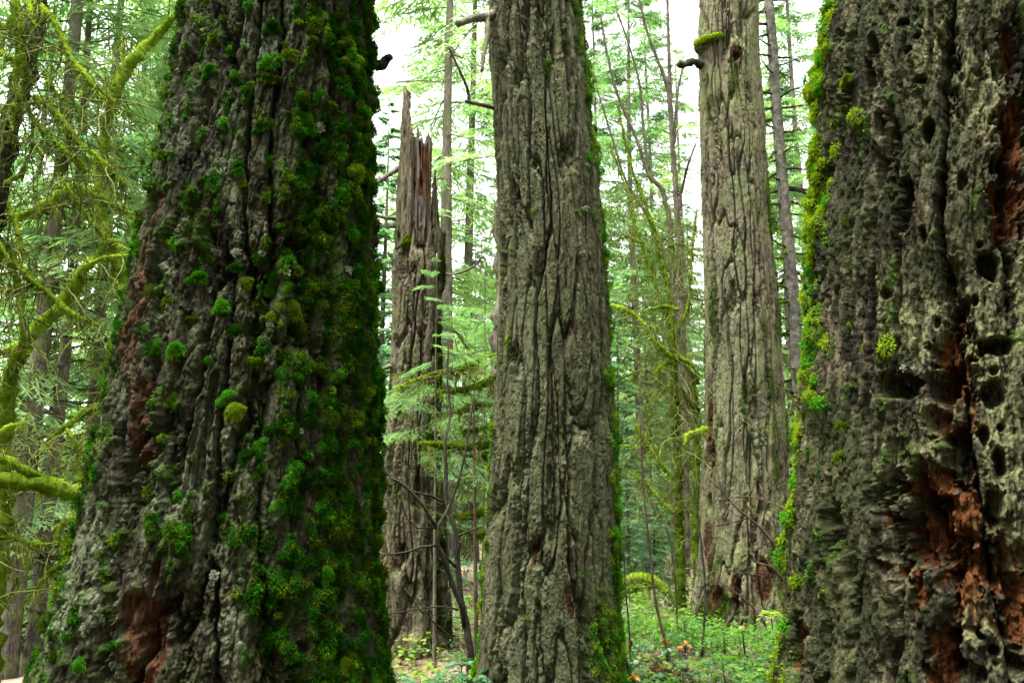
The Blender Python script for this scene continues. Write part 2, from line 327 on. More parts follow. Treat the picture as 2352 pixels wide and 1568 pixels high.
# ------------------------------------------------------------------ big trunks
class Trunk:
    def __init__(s, rows, D, ztop, zbot=0.0, flare=.0, nth=480, nz=900, front=1.8, nb=70):
        s.inset = .012; s.D = D; z = []; cx = []; r = []
        for py, xl, xr in rows:
            v = -(py - 784.0) / FPX; dy = math.cos(PITCH) - math.sin(PITCH) * v
            aL, aR = math.atan((xl - 1176) / FPX / dy), math.atan((xr - 1176) / FPX / dy); ph, al = (aL + aR) / 2, (aR - aL) / 2
            z.append(at(1176, py, D)[2]); cx.append(D * math.tan(ph)); r.append(D / math.cos(ph) * math.sin(al))
        z, cx, r = map(np.array, (z, cx, r)); o = np.argsort(z); z, cx, r = z[o], cx[o], r[o]
        k = min(4, len(z) - 1)
        zb = min(zbot, z[0] - .02); h = z[0] - zb
        z = np.concatenate([[zb], z, [ztop]])
        cx = np.concatenate([[cx[0] - (cx[k] - cx[0]) / (z[k + 1] - z[1]) * h], cx, [cx[-1] + (cx[-1] - cx[-1 - k]) / (z[-2] - z[-2 - k]) * (ztop - z[-2])]])
        r = np.concatenate([[r[0] - (r[k] - r[0]) / (z[k + 1] - z[1]) * h + flare], r, [max(.6 * r[-1], r[-1] + (r[-1] - r[-1 - k]) / (z[-2] - z[-2 - k]) * (ztop - z[-2]))]])
        vlo, vhi = at(1176, 1568, D)[2] - .25, at(1176, 0, D)[2] + .25
        if zb < vlo: zz = np.concatenate([np.linspace(zb, vlo, max(10, nz // 12), endpoint=False), np.linspace(vlo, min(vhi, ztop), nz), np.linspace(min(vhi, ztop), ztop, nz // 10)[1:] if ztop > vhi else []])
        else: zz = np.concatenate([np.linspace(zb, min(vhi, ztop), nz), np.linspace(min(vhi, ztop), ztop, nz // 10)[1:] if ztop > vhi else []])
        s.z = zz; ker = np.hanning(max(5, nz // 12)); ker /= ker.sum(); pad = len(ker) // 2
        sm = lambda a: np.convolve(np.pad(np.interp(zz, z, a), pad, 'reflect', reflect_type='odd'), ker, 'same')[pad:-pad]
        s.cx = sm(cx); s.r = sm(r)
        zmid = at(1176, 784, D)[2]; s.th0 = -math.atan2(float(np.interp(zmid, zz, s.cx)), D)     # the side that faces the camera
        s.th = s.th0 + np.concatenate([np.linspace(-front, front, nth), np.linspace(front, 2 * math.pi - front, nb + 2)[1:-1]])
        s.TH, s.Z = np.meshgrid(s.th, s.z); s.TR = s.TH - s.th0; s.TR = np.where(s.TR > math.pi, s.TR - 2 * math.pi, s.TR); s.TH = np.where(s.TH > math.pi, s.TH - 2 * math.pi, s.TH)
        s.RR = np.repeat(s.r[:, None], len(s.th), 1); s.Rm = float(np.interp(at(1176, 784, D)[2], s.z, s.r))
        s.NX = np.cos(s.TH) * s.Rm; s.NY = np.sin(s.TH) * s.Rm
    def locate(s, px, py):
        Y = s.D - s.Rm
        for _ in range(8):
            p = at(px, py, Y); r = np.interp(p[2], s.z, s.r); c = np.interp(p[2], s.z, s.cx)
            k = p[0] / p[1]; A = 1 + k * k; B = -2 * (k * c + s.D); C = c * c + s.D ** 2 - r * r; q = B * B - 4 * A * C
            Y = (-B - math.sqrt(max(q, 0))) / (2 * A)
        p = at(px, py, Y); th = math.atan2(p[0] - c, -(Y - s.D))
        return th, p[2], r, px_m(Y, p[2])
    def blob(s, px, py, rx, ry, wob=None, soft=.35):
        """0..1 mask of an ellipse given in photo pixels, laid on the bark"""
        th, z, r, m = s.locate(px, py)
        cth = max(.3, math.cos(th - s.th0))
        d = np.sqrt(((((s.TH - th + math.pi) % (2 * math.pi) - math.pi) * s.RR) / (rx * m / cth)) ** 2 + ((s.Z - z) / (ry * m)) ** 2)
        if wob is not None: d = d + wob
        return 1 - sst(1 - soft, 1 + soft, d)
    def point(s, px, py, h=0.0):
        th, z, r, m = s.locate(px, py); c = np.interp(z, s.z, s.cx)
        i = int(np.clip(np.searchsorted(s.z, z), 0, len(s.z) - 1)); j = int(np.argmin(np.abs((s.th - th + math.pi) % (2 * math.pi) - math.pi)))
        rr = r + float(s.H[i, j]) + h
        n = np.array([math.sin(th), -math.cos(th), 0.0])
        return np.array([c, s.D, z]) + n * rr, n, m
    def build(s, H, mask, name, mat, parent):
        H = H - np.convolve(np.pad(H[:, np.abs(s.th - s.th0) < 1.7].mean(1), 40, 'edge'), np.ones(81) / 81, 'same')[40:-40][:, None] - s.inset
        s.H = H; rr = s.RR + H
        V = np.stack([s.cx[:, None] + np.sin(s.TH) * rr, s.D - np.cos(s.TH) * rr, s.Z], -1)
        s.V = V; n, k = s.Z.shape
        i = np.arange(n - 1)[:, None] * k; j = np.arange(k)[None, :]; j2 = (j + 1) % k
        q = np.stack([i + j, i + j2, i + k + j2, i + k + j], -1).reshape(-1, 4)
        mb = MB().add(np.vstack([V.reshape(-1, 3), [[s.cx[-1], s.D, s.z[-1]]]]), q, [((n - 1) * k + jj, (n - 1) * k + (jj + 1) % k, n * k) for jj in range(k)])
        o = obj(name, mb, mat, parent)
        a = o.data.color_attributes.new('mask', 'FLOAT_COLOR', 'POINT')
        c = np.zeros((n * k + 1, 4), F32); c[:-1, 0] = mask[0].ravel(); c[:-1, 1] = mask[1].ravel(); c[:-1, 2] = mask[2].ravel(); c[:, 3] = 1
        a.data.foreach_set('color', np.clip(c, 0, 1).ravel()); return o
    def fuzz(s, prob, n, L, W, rng, mats, name, parent, bend=.5, kind='stuff', lift=.0, amt=.5, clumps=0, csize=.02, deep=.6):
        """moss fibres rooted on the bark, dense where PROB is high"""
        p = np.clip(prob, 0, 1) * (np.abs(s.TR) < 1.75); dz = np.gradient(s.z)[:, None]; dt = np.abs(np.gradient(s.th))[None, :] * np.ones_like(s.Z)
        p = (p * dz * dt * s.RR).ravel().astype(float); p /= p.sum()
        idx = rng.choice(len(p), n, p=p); P = s.V.reshape(-1, 3)[idx]; th = s.TH.ravel()[idx]
        N = np.stack([np.sin(th), -np.cos(th), np.zeros(n)], 1)
        P = P + N * lift + rng.normal(size=(n, 3)) * .003
        D = N + rng.normal(size=(n, 3)) * amt + np.array([0, 0, .25])
        mb = MB(); two = isinstance(mats, list); sel = (perlin(P[:, 0] * 7, P[:, 1] * 7, P[:, 2] * 5, 3) + rng.normal(size=n) * .12 > (.32 - .6 * deep)) if two else np.zeros(n, bool)
        for mi_ in ((0, 1) if two else (0,)):
            k_ = sel if mi_ else ~sel; blades(mb, P[k_], D[k_], (L * rng.uniform(.5, 1.3, n))[k_], (W * rng.uniform(.6, 1.4, n))[k_], rng, mi_, bend)
        for q in (rng.choice(len(p), clumps, p=p) if clumps else ()):
            th_ = s.TH.ravel()[q]; nn = np.array([math.sin(th_), -math.cos(th_), 0]); c_ = s.V.reshape(-1, 3)[q]; rd = csize * rng.uniform(.4, 1.0) ** 1.5 * 1.6; m_ = 70 + int(90 * rd / csize)
            U = rng.normal(size=(m_, 3)); U /= np.linalg.norm(U, axis=1)[:, None]; U = np.where((U @ nn)[:, None] < -.1, -U, U)
            U2 = (U + rng.normal(size=3) * .25) * np.array([rng.uniform(.8, 1.3), 1, rng.uniform(.5, 1.7)]) + rng.normal(size=(m_, 3)) * .18; blades(mb, c_ + U2 * rd * .75, U + rng.normal(size=(m_, 3)) * .45 - np.array([0, 0, .1]), rd * .45 * rng.uniform(.4, 1.4, m_), .0035 + .05 * rd, rng, 1 if (rng.rand() < deep and isinstance(mats, list)) else 0, .3)
        return obj(name, mb, mats, parent, kind=kind)

def ridged(t, f, stretch, seed, width, warp=.5, jag=0):
    wx = perlin(t.NX * 2.3, t.NY * 2.3, t.Z * .9, seed + 50) * warp
    n = perlin(t.NX * f + wx, t.NY * f + wx * .7, t.Z * f * stretch, seed)
    if jag: n = n + jag * fbm(t.NX * f * 3, t.NY * f * 3, t.Z * f * 1.5, 4, seed + 70, .6)
    return sst(0, width, np.abs(n)), n

CUSH = []
def cushion_meshes():
    for k in range(8):
        rng = np.random.RandomState(100 + k); mb = MB(); nd = 2 + k % 4
        domes = [(0, 0, rng.uniform(.55, .8))] + [(rng.uniform(-.85, .85), rng.uniform(-.95, .55), rng.uniform(.25, .5)) for _ in range(nd + 1)]
        for (dx, dz, rad) in domes:
            n = int(1900 * rad); u = rng.uniform(0, 2 * math.pi, n); c = rng.uniform(.0, 1, n) ** .8; st = np.sqrt(1 - c * c)
            sq = np.array([rng.uniform(.8, 1.25), rng.uniform(.8, 1.15), rng.uniform(.65, 1.0)])
            N = np.stack([st * np.cos(u), -c, st * np.sin(u)], 1); P = N * sq * rad * .92 + [dx, 0, dz]
            D = N + rng.normal(size=(n, 3)) * .35 + np.array([0, 0, .15])
            blades(mb, P, D, .19 * rng.uniform(.4, 1.3, n) * (.5 + rad), .05, rng, 0, .35)
            th = np.linspace(0, 2 * math.pi, 14, endpoint=False)
            rings = [np.stack([math.sqrt(1 - c_ * c_) * np.cos(th), -c_ + 0 * th, math.sqrt(1 - c_ * c_) * np.sin(th)], 1) * sq * rad * .90 + [dx, 0, dz] for c_ in (0, .3, .6, .85, .98)]
            i = np.arange(4)[:, None] * 14; j = np.arange(14)[None, :]
            mb.add(np.concatenate(rings), np.stack([i + j, i + (j + 1) % 14, i + 14 + (j + 1) % 14, i + 14 + j], -1).reshape(-1, 4), [(4 * 14, 4 * 14 + a_, 4 * 14 + a_ + 1) for a_ in range(1, 13)])
        n = 160; P = np.stack([rng.uniform(-.8, .8, n), rng.uniform(-.35, -.1, n), rng.uniform(-.8, .1, n)], 1)
        blades(mb, P, np.array([0, -.25, -1]) + rng.normal(size=(n, 3)) * .3, rng.uniform(.2, .7, n), .05, rng, 0, 0)
        CUSH.append((mb.mesh('moss_cushion', M['moss_deep']), mb.mesh('moss_cushion', M['moss_olive'])))
cushion_meshes()
LICH = []
def lichen_meshes():
    for k in range(3):
        rng = np.random.RandomState(200 + k); mb = MB()
        for _ in range(46):
            a = rng.uniform(0, 2 * math.pi); rr = rng.uniform(0, .75) ; c = np.array([rr * math.cos(a), -rng.uniform(.03, .3), rr * math.sin(a)])
            nn = rng.randint(5, 8); t = np.linspace(0, 2 * math.pi, nn, endpoint=False); rad = rng.uniform(.12, .3) * rng.uniform(.5, 1.2, nn)
            A = rng.normal(size=3); A /= np.linalg.norm(A); A[1] -= .9 * np.sign(A[1]) * 0; nrm = np.array([rng.normal() * .6, -1, rng.normal() * .6]); nrm /= np.linalg.norm(nrm)
            A = np.cross(nrm, A); A /= np.linalg.norm(A); B = np.cross(nrm, A)
            ring = c + A * (np.cos(t) * rad)[:, None] + B * (np.sin(t) * rad)[:, None] + nrm * rng.uniform(0, .12, nn)[:, None]
            mb.add(np.vstack([[c], ring]), None, [(0, 1 + i, 1 + (i + 1) % nn) for i in range(nn)])
        LICH.append(mb.mesh('lichen_tuft', M['lichen'], False))
lichen_meshes()
def place_on(tr, root, name, meshes, px, py, rpx, rng, sink=.25, fl=1.0):
    p, n, m = tr.point(px, py); s = rpx * m
    o = bpy.data.objects.new(name, meshes); COL.objects.link(o); o.parent = root
    o.location = [float(c) for c in (p - n * s * sink - np.array(parent_world(root)))]
    o.rotation_euler = (rng.uniform(-.25, .25), rng.uniform(-.5, .5), math.atan2(n[0], -n[1]))
    o.scale = (s * rng.uniform(.9, 1.25), s * fl * rng.uniform(.8, 1.1), s * rng.uniform(.85, 1.1)); return o

# --- the big mossy fir at the left
def mossy_fir():
    rows = [(0, 425, 850), (100, 412, 855), (200, 395, 858), (300, 372, 859), (400, 350, 860), (500, 328, 859), (600, 310, 858), (700, 290, 858), (800, 270, 862), (900, 248, 863),
            (1000, 222, 864), (1100, 200, 865), (1200, 178, 866), (1300, 145, 868), (1400, 113, 871), (1500, 82, 874), (1568, 62, 877)]
    t = Trunk(rows, 4.6, 8.5, -.1, .25, nth=620, nz=1050); t.inset = .032
    root = thing('old_fir_tree', 'massive old fir with deep green moss cushions all over its flaring trunk', 'tree', (t.cx[0], t.D, 0))
    h1, n1 = ridged(t, 6.6, .11, 1, .22, .5, .2); deep = 1 - sst(0, .07, np.abs(n1)); h2, n2 = ridged(t, 13, .30, 2, .3)
    n3 = fbm(t.NX * 22, t.NY * 22, t.Z * 7.5, 3, 5); n4 = perlin(t.NX * 85, t.NY * 85, t.Z * 45, 9); n5 = perlin(t.NX * 1.6, t.NY * 1.6, t.Z * .8, 11)
    e1, c1 = worley(t.NX * 13 + n3 * .5, t.NY * 13, t.Z * 4 + n3 * .6, 21); e2, c2 = worley(t.NX * 34 + n3, t.NY * 34, t.Z * 11 + n3, 22)
    wob = fbm(t.NX * 9, t.NY * 9, t.Z * 6, 3, 31) * .9
    rot = np.zeros_like(t.Z); red = np.zeros_like(t.Z)
    for b in ((300, 1425, 50, 55), (305, 1520, 62, 70), (350, 1325, 10, 60), (360, 1440, 14, 60)): rot = np.maximum(rot, t.blob(*b, wob))
    for b in ((358, 480, 12, 55), (340, 560, 17, 60), (322, 640, 19, 60), (312, 730, 19, 60), (302, 820, 20, 60), (303, 900, 22, 60), (310, 980, 24, 50), (318, 1050, 18, 40), (285, 780, 12, 60)): red = np.maximum(red, t.blob(*b, wob * .7))
    rot = rot * (.35 + .65 * sst(-.34, -.06, fbm(t.NX * 12, t.NY * 12, t.Z * 4, 4, 92, .6)))
    mossn = fbm(t.NX * 5, t.NY * 5, t.Z * 3.2, 4, 41)
    side = sst(-.25, .75, t.TR)
    mossf = fbm(t.NX * 17, t.NY * 17, t.Z * 9, 3, 45); moss = sst(.04, .20, .6 * mossn + .75 * mossf + .30 * side - .10) * (1 - .85 * rot) * (1 - .9 * red)
    edge = sst(-1.0, -1.4, t.TR); moss = np.maximum(moss, edge * sst(-.05, .2, mossn + .1))
    lich = sst(.05, .25, fbm(t.NX * 4, t.NY * 4, t.Z * 2.2, 3, 61) + .05 - .12 * side) * .6
    for b in ((160, 1240, 60, 90), (130, 1400, 70, 90), (235, 1180, 40, 60), (500, 380, 30, 40), (540, 400, 25, 60), (540, 530, 12, 30), (530, 1440, 45, 70)): lich = np.maximum(lich, t.blob(*b, wob))
    pits = np.zeros_like(t.Z)
    for b in ((323, 1120, 20, 50), (215, 560 + 784, 10, 20), (300, 1040, 10, 30), (345, 480, 8, 60), (330, 1480, 30, 40), (462, 250, 14, 45), (412, 180, 12, 60), (440, 640, 10, 60), (418, 800, 10, 80), (480, 940, 10, 80), (455, 1080, 12, 60), (700, 1150, 12, 60), (770, 1100, 10, 80), (780, 980, 12, 90)): pits = np.maximum(pits, t.blob(*b, wob * .8))
    mound = fbm(t.NX * 14, t.NY * 14, t.Z * 10, 3, 71)
    H = .065 * (h1 - .78) - .065 * deep + .016 * h1 * (h2 - .6) + .012 * n3 + .020 * (c1 - .5) * h1 - .012 * (1 - sst(0, .12, e1)) + .013 * (c2 - .5) - .004 * (1 - sst(0, .2, e2)) + .005 * n4 + .012 * n5
    H = H - .055 * pits - rot * (.035 + .04 * np.abs(perlin(t.NX * 30, t.NY * 30, t.Z * 5, 81)) + .02 * np.abs(perlin(t.NX * 70, t.NY * 70, t.Z * 9, 82))) + .012 * red
    H = H + moss * (.018 + .03 * np.maximum(0, mound))
    t.build(H, (moss * .95, lich, np.clip(rot + .0, 0, 1) * .9 + red * .56), 'trunk', M['bark_mossy'], root)
    rng = np.random.RandomState(5)
    t.fuzz(moss ** 1.5 * (1.0 * side + .35) * (.15 + sst(-.1, .25, mound)), 300000, .017, .0036, rng, [M['moss_olive'], M['moss_deep']], 'moss_cover', root, .6, clumps=6500, csize=.021, deep=.6)
    C = [(625, 52, 24), (662, 125, 24), (710, 120, 20), (613, 142, 22), (613, 175, 26), (630, 240, 26), (625, 272, 20), (596, 290, 18), (703, 270, 36), (738, 215, 24), (625, 357, 21), (693, 390, 28), (538, 306, 18), (548, 390, 16), (548, 412, 15),
         (538, 605, 20), (460, 633, 24), (558, 640, 26), (378, 690, 25), (508, 700, 26), (637, 630, 26), (623, 655, 22), (538, 752, 25), (462, 108, 20), (485, 160, 22), (408, 172, 12), (390, 212, 12), (518, 105, 18), (753, 35, 34), (793, 100, 26), (763, 155, 24), (803, 135, 28), (838, 32, 28), (838, 130, 22), (843, 225, 22),
         (840, 275, 20), (793, 280, 28), (813, 390, 34), (768, 545, 30), (813, 548, 32), (663, 700, 34), (693, 715, 28), (400, 799, 30), (358, 791, 24), (573, 826, 24), (586, 868, 26), (668, 804, 24), (760, 827, 28), (527, 906, 27), (538, 940, 25), (367, 890, 17), (384, 910, 23), (686, 905, 26), (643, 980, 30), (667, 984, 28), (613, 1014, 30), (570, 1040, 26), (738, 1024, 22), (580, 1090, 25),
         (380, 1146, 16), (408, 1134, 16), (643, 1160, 22), (688, 1155, 20), (551, 1232, 22), (376, 1262, 14), (463, 1428, 19), (738, 1264, 20), (748, 1314, 24), (618, 1360, 24), (707, 1340, 18), (843, 900, 26), (823, 815, 26), (847, 950, 20), (743, 1434, 26), (793, 1524, 26), (833, 1034, 20), (836, 1010, 22), (790, 1330, 22), (850, 330, 18), (850, 690, 20), (776, 660, 20), (740, 610, 18), (178, 1524, 24), (815, 1180, 20), (800, 690, 22), (445, 730, 16)]
    for i, (x, y, r) in enumerate(C):
        place_on(t, root, 'moss_cushion', CUSH[i % 8][0 if (x < 760 and rng.rand() < .7) or rng.rand() < .2 else 1], x, y, r * .88, rng, .12)
    for (x, y, r) in [(540, 200, 10), (508, 375, 18), (505, 390, 12), (744, 290, 13), (750, 370, 12), (655, 433, 10), (540, 530, 10), (540, 575, 11), (725, 480, 13), (625, 745, 12), (352, 740, 9), (486, 1325, 13), (552, 1330, 7), (553, 1480, 10), (655, 630, 8), (800, 340, 10), (800, 620, 12), (600, 580, 9), (480, 570, 8), (470, 660, 9), (700, 990, 8), (690, 1230, 9), (820, 1340, 9), (430, 505, 9), (345, 870, 9)]:
        place_on(t, root, 'lichen_tuft', LICH[rng.randint(3)], x, y, r * 1.3, rng, 0)
    # broken branch stub on the right flank
    mb = MB(); a = t.point(852, 130)[0] + np.array([0, .1, 0]); m = px_m(t.D)
    P = spline([a, a + np.array([12 * m, .02, 6 * m]), a + np.array([22 * m, .03, 22 * m]), a + np.array([34 * m, 0, 24 * m])], .01)
    tube(mb, P, np.linspace(16 * m, 9 * m, len(P)), 12, .35, 40); obj('branch_stub', mb, M['bark_mossy'], root)
    return t
T_left = mossy_fir()

# --- the grey fir in the middle
def fir_field(t, seed, d=(.05, .016), f=8.5, st=.15):
    X, Y, Z = t.NX, t.NY, t.Z
    n3 = fbm(X * f * 3.2, Y * f * 3.2, Z * f * 1.5, 4, seed + 2, .6); n4 = fbm(X * f * 11, Y * f * 11, Z * f * 7, 2, seed + 7)
    w1 = perlin(X * 2.6, Y * 2.6, Z * 1.3, seed + 50) * .55
    n1 = perlin(X * f + w1, Y * f + w1 * .7, Z * f * st, seed) + .10 * n3
    n2 = perlin(X * f * 1.1 - w1, Y * f * 1.1 + .5 * w1, Z * f * st * 1.15, seed + 5) + .12 * n3
    h1 = sst(.02, .17, np.abs(n1)); h2 = sst(.01, .13, np.abs(n2)); deep = 1 - sst(0, .06, np.minimum(np.abs(n1), np.abs(n2) * 1.6))
    wx = .22 * perlin(X * f, Y * f, Z * f * .5, seed + 30) + .45 * n3
    e1, c1 = worley(X * f * 1.6 + wx, Y * f * 1.6, Z * f * .26 + wx, seed)
    e2, c2 = worley(X * f * 5.5 + wx * 2, Y * f * 5.5, Z * f * 2.2 + wx * 1.5, seed + 1)
    crk = (1 - sst(0, .09, e1)) * sst(-.1, .25, perlin(X * f * .8, Y * f * .8, Z * f * .4, seed + 60) + .1)
    H = d[0] * (h1 - .8) - d[0] * .7 * deep - d[0] * .65 * (1 - h2) + d[1] * .8 * (c1 - .5) * h1 - d[1] * .7 * crk + d[1] * .55 * (c2 - .5) + d[1] * .55 * n3 + d[1] * .45 * n4
    return H, h1, n3
def middle_fir():
    rows = [(0, 1128, 1325), (100, 1130, 1334), (200, 1134, 1346), (300, 1139, 1358), (400, 1144, 1368), (500, 1148, 1378), (600, 1151, 1388), (700, 1150, 1395), (800, 1145, 1400), (900, 1139, 1405), (1000, 1131, 1409), (1100, 1125, 1412), (1200, 1120, 1414), (1300, 1114, 1417), (1400, 1109, 1421), (1500, 1103, 1432), (1568, 1098, 1444)]
    t = Trunk(rows, 7.2, 11, -.15, .10, nth=480, nz=1000)
    root = thing('old_fir_tree', 'straight fir with braided grey bark and a moss strip, right of the snag', 'tree', (t.cx[0], t.D, 0))
    H, h1, n3 = fir_field(t, 3, (.052, .012), 8.0, .085)
    H += .015 * perlin(t.NX * 1.8, t.NY * 1.8, t.Z * .5, 15)
    wob = fbm(t.NX * 7, t.NY * 7, t.Z * 4, 3, 33) * .8; mn = fbm(t.NX * 6, t.NY * 6, t.Z * 3, 3, 43)
    moss = sst(.0, .25, mn + .55 * sst(.75, 1.25, t.TR) - .32 + .1 * sst(1.25, 1.5, t.TR))
    moss = np.maximum(moss, sst(-1.25, -1.5, t.TR) * sst(-.05, .2, mn + .12) * sst(2.8, 2.0, t.Z))
    moss = np.maximum(moss, t.blob(1400, 1480, 40, 120, wob)); 
    rot = np.zeros_like(t.Z)
    for b in ((1225, 1272, 7, 34), (1236, 1250, 6, 18), (1306, 1365, 10, 26), (1312, 1400, 9, 22), (1355, 1195, 8, 22), (1322, 760, 5, 25), (1300, 640, 4, 30)): rot = np.maximum(rot, t.blob(*b, wob * .5))
    lich = sst(.1, .3, fbm(t.NX * 3, t.NY * 3, t.Z * 1.2, 3, 63) + .05) * .4
    pits = np.zeros_like(t.Z)
    for b in ((1236, 1275, 9, 25), (1310, 1290, 8, 30), (1262, 1100, 6, 30)): pits = np.maximum(pits, t.blob(*b, wob))
    H = H + moss * (.01 + .012 * np.maximum(0, perlin(t.NX * 20, t.NY * 20, t.Z * 14, 73))) - .04 * pits - .01 * rot
    t.build(H, (moss * .9, lich, rot * .8), 'trunk', M['bark_fir'], root)
    rng = np.random.RandomState(6)
    t.fuzz(moss ** 2, 45000, .020, .005, rng, [M['moss_olive'], M['moss_deep']], 'moss_cover', root, .5, clumps=420, csize=.028, deep=.5)
    for (x, y, r) in [(1332, 960, 9), (1366, 890, 7), (1380, 790, 7), (1395, 760, 7), (1340, 480, 7), (1366, 1010, 7), (1300, 220, 7), (1345, 380, 7)]:
        place_on(t, root, 'lichen_tuft', LICH[rng.randint(3)], x, y, r * 1.3, rng, 0)
    for (x, y, r) in [(1117, 1205, 14), (1116, 1250, 13), (1120, 1330, 13), (1113, 1228, 10), (1125, 1175, 11), (1128, 1110, 12)]:
        place_on(t, root, 'moss_cushion', CUSH[rng.randint(8)][1], x + 4, y, r, rng, .3)
    m = px_m(t.D, 4)
    def br(name, pts, r0, r1, moss=0):
        mb = MB(); P = np.array([at(x, y, Y) for x, y, Y in pts]); P = spline(P, .03); tube(mb, P, np.linspace(r0 * m, r1 * m, len(P)), 8, .3, 25); return obj(name, mb, M['bark_far'] if not moss else M['moss_limb'], root)
    br('dead_branch', [(1135, 30, 7.1), (1117, 40, 6.95), (1085, 42, 6.8), (1052, 55, 6.6)], 11, 8)
    br('dead_branch', [(1118, 38, 6.95), (1119, 80, 6.85), (1112, 120, 6.8), (1106, 165, 6.75)], 8, 4)
    br('dead_branch', [(1142, 250, 7.2), (1110, 242, 7.0), (1070, 233, 6.8)], 6, 4)
    br('dead_branch', [(1078, 236, 6.85), (1072, 200, 6.8), (1050, 150, 6.7), (1030, 108, 6.6)], 4, 2)
    br('branch_stub', [(1396, 740, 7.2), (1400, 722, 7.15), (1403, 708, 7.1)], 8, 5)
    return t
T_mid = middle_fir()

# --- the pale fir further back
def pale_fir():
    rows = [(0, 1608, 1737), (100, 1602, 1739), (200, 1604, 1746), (300, 1607, 1755), (400, 1609, 1760), (500, 1611, 1766), (600, 1613, 1773), (700, 1616, 1780), (800, 1616, 1788), (900, 1619, 1796), (1000, 1619, 1801), (1100, 1614, 1806), (1200, 1608, 1811), (1300, 1602, 1816), (1400, 1592, 1826), (1430, 1586, 1834)]
    D = 11.8; t = Trunk(rows, D, 15, gz(at(1700, 1400, D)[0], D) - .15, .06, nth=340, nz=900)
    root = thing('old_fir_tree', 'pale fir with a mossy broken collar high up and twiggy scrub at its foot', 'tree', (t.cx[0], D, 0))
    H, h1, n3 = fir_field(t, 103, (.055, .015), 6.8, .07)
    H += .05 * perlin(t.NX * 1.6, t.NY * 1.6, t.Z * .25, 115)
    wob = fbm(t.NX * 5, t.NY * 5, t.Z * 3, 3, 133) * .8; mn = fbm(t.NX * 4, t.NY * 4, t.Z * 1.2, 3, 143)
    moss = sst(.1, .3, mn + .25 * sst(1.15, 1.5, np.abs(t.TR)) - .02 * t.Z) * .55
    rot = np.zeros_like(t.Z); lich = np.zeros_like(t.Z)
    for b in ((1630, 960, 9, 60), (1632, 1040, 10, 35), (1626, 1240, 9, 50), (1632, 1290, 7, 25), (1640, 1380, 25, 40), (1690, 1350, 12, 40), (1690, 120, 14, 16), (1750, 1330, 25, 50)): rot = np.maximum(rot, t.blob(*b, wob * .6))
    for b in ((1700, 420, 25, 60), (1660, 800, 30, 250), (1710, 700, 20, 200), (1720, 950, 35, 120), (1680, 1120, 25, 120)): lich = np.maximum(lich, t.blob(*b, wob, .6) * .6)
    pits = np.zeros_like(t.Z)
    for b in ((1745, 1120, 7, 25), (1752, 1165, 8, 20), (1765, 1220, 7, 18), (1690, 1400, 18, 25), (1655, 1400, 16, 45), (1630, 1150, 6, 20), (1722, 1060, 7, 50), (1690, 132, 6, 8), (1713, 890, 6, 40)): pits = np.maximum(pits, t.blob(*b, wob))
    H = H - .08 * pits - .01 * rot + .06 * t.blob(1690, 112, 18, 26, wob) + .08 * t.blob(1620, 100, 26, 14, wob * .5)
    t.build(H, (np.maximum(moss, t.blob(1630, 92, 45, 14, wob)), lich, rot * .7), 'trunk', M['bark_pale'], root)
    rng = np.random.RandomState(8); m = px_m(D, 6)
    # mossy collar and broken stub
    mb = MB(); mf = MB()
    P = spline([at(1655, 82, D - .36), at(1640, 84, D - .38), at(1615, 90, D - .30), at(1600, 98, D - .1)], .03)
    S, N = tube(mb, P, np.linspace(3.5 * m, 4 * m, len(P)), 10, .7, 14)
    o = obj('moss_ledge', mb, M['moss_limb'], root)
    i = rng.randint(0, len(S), 3500); blades(mf, S[i], N[i] + rng.normal(size=(3500, 3)) * .4, .035, .012, rng, 0, .3); obj('moss_fringe', mf, M['moss_limb'], o)
    mb = MB(); P = spline([at(1612, 150, D - .25), at(1590, 142, D - .35), at(1572, 150, D - .45), at(1557, 147, D - .5)], .03)
    tube(mb, P, np.linspace(9 * m, 6 * m, len(P)) * (1 + .2 * np.sin(np.arange(len(P)))), 9, .4, 12); obj('branch_stub', mb, M['bark_mossy'], root)
    t.fuzz(moss ** 2, 15000, .03, .01, rng, M['moss_olive'], 'moss_cover', root, .5)
    return t
T_pale = pale_fir()

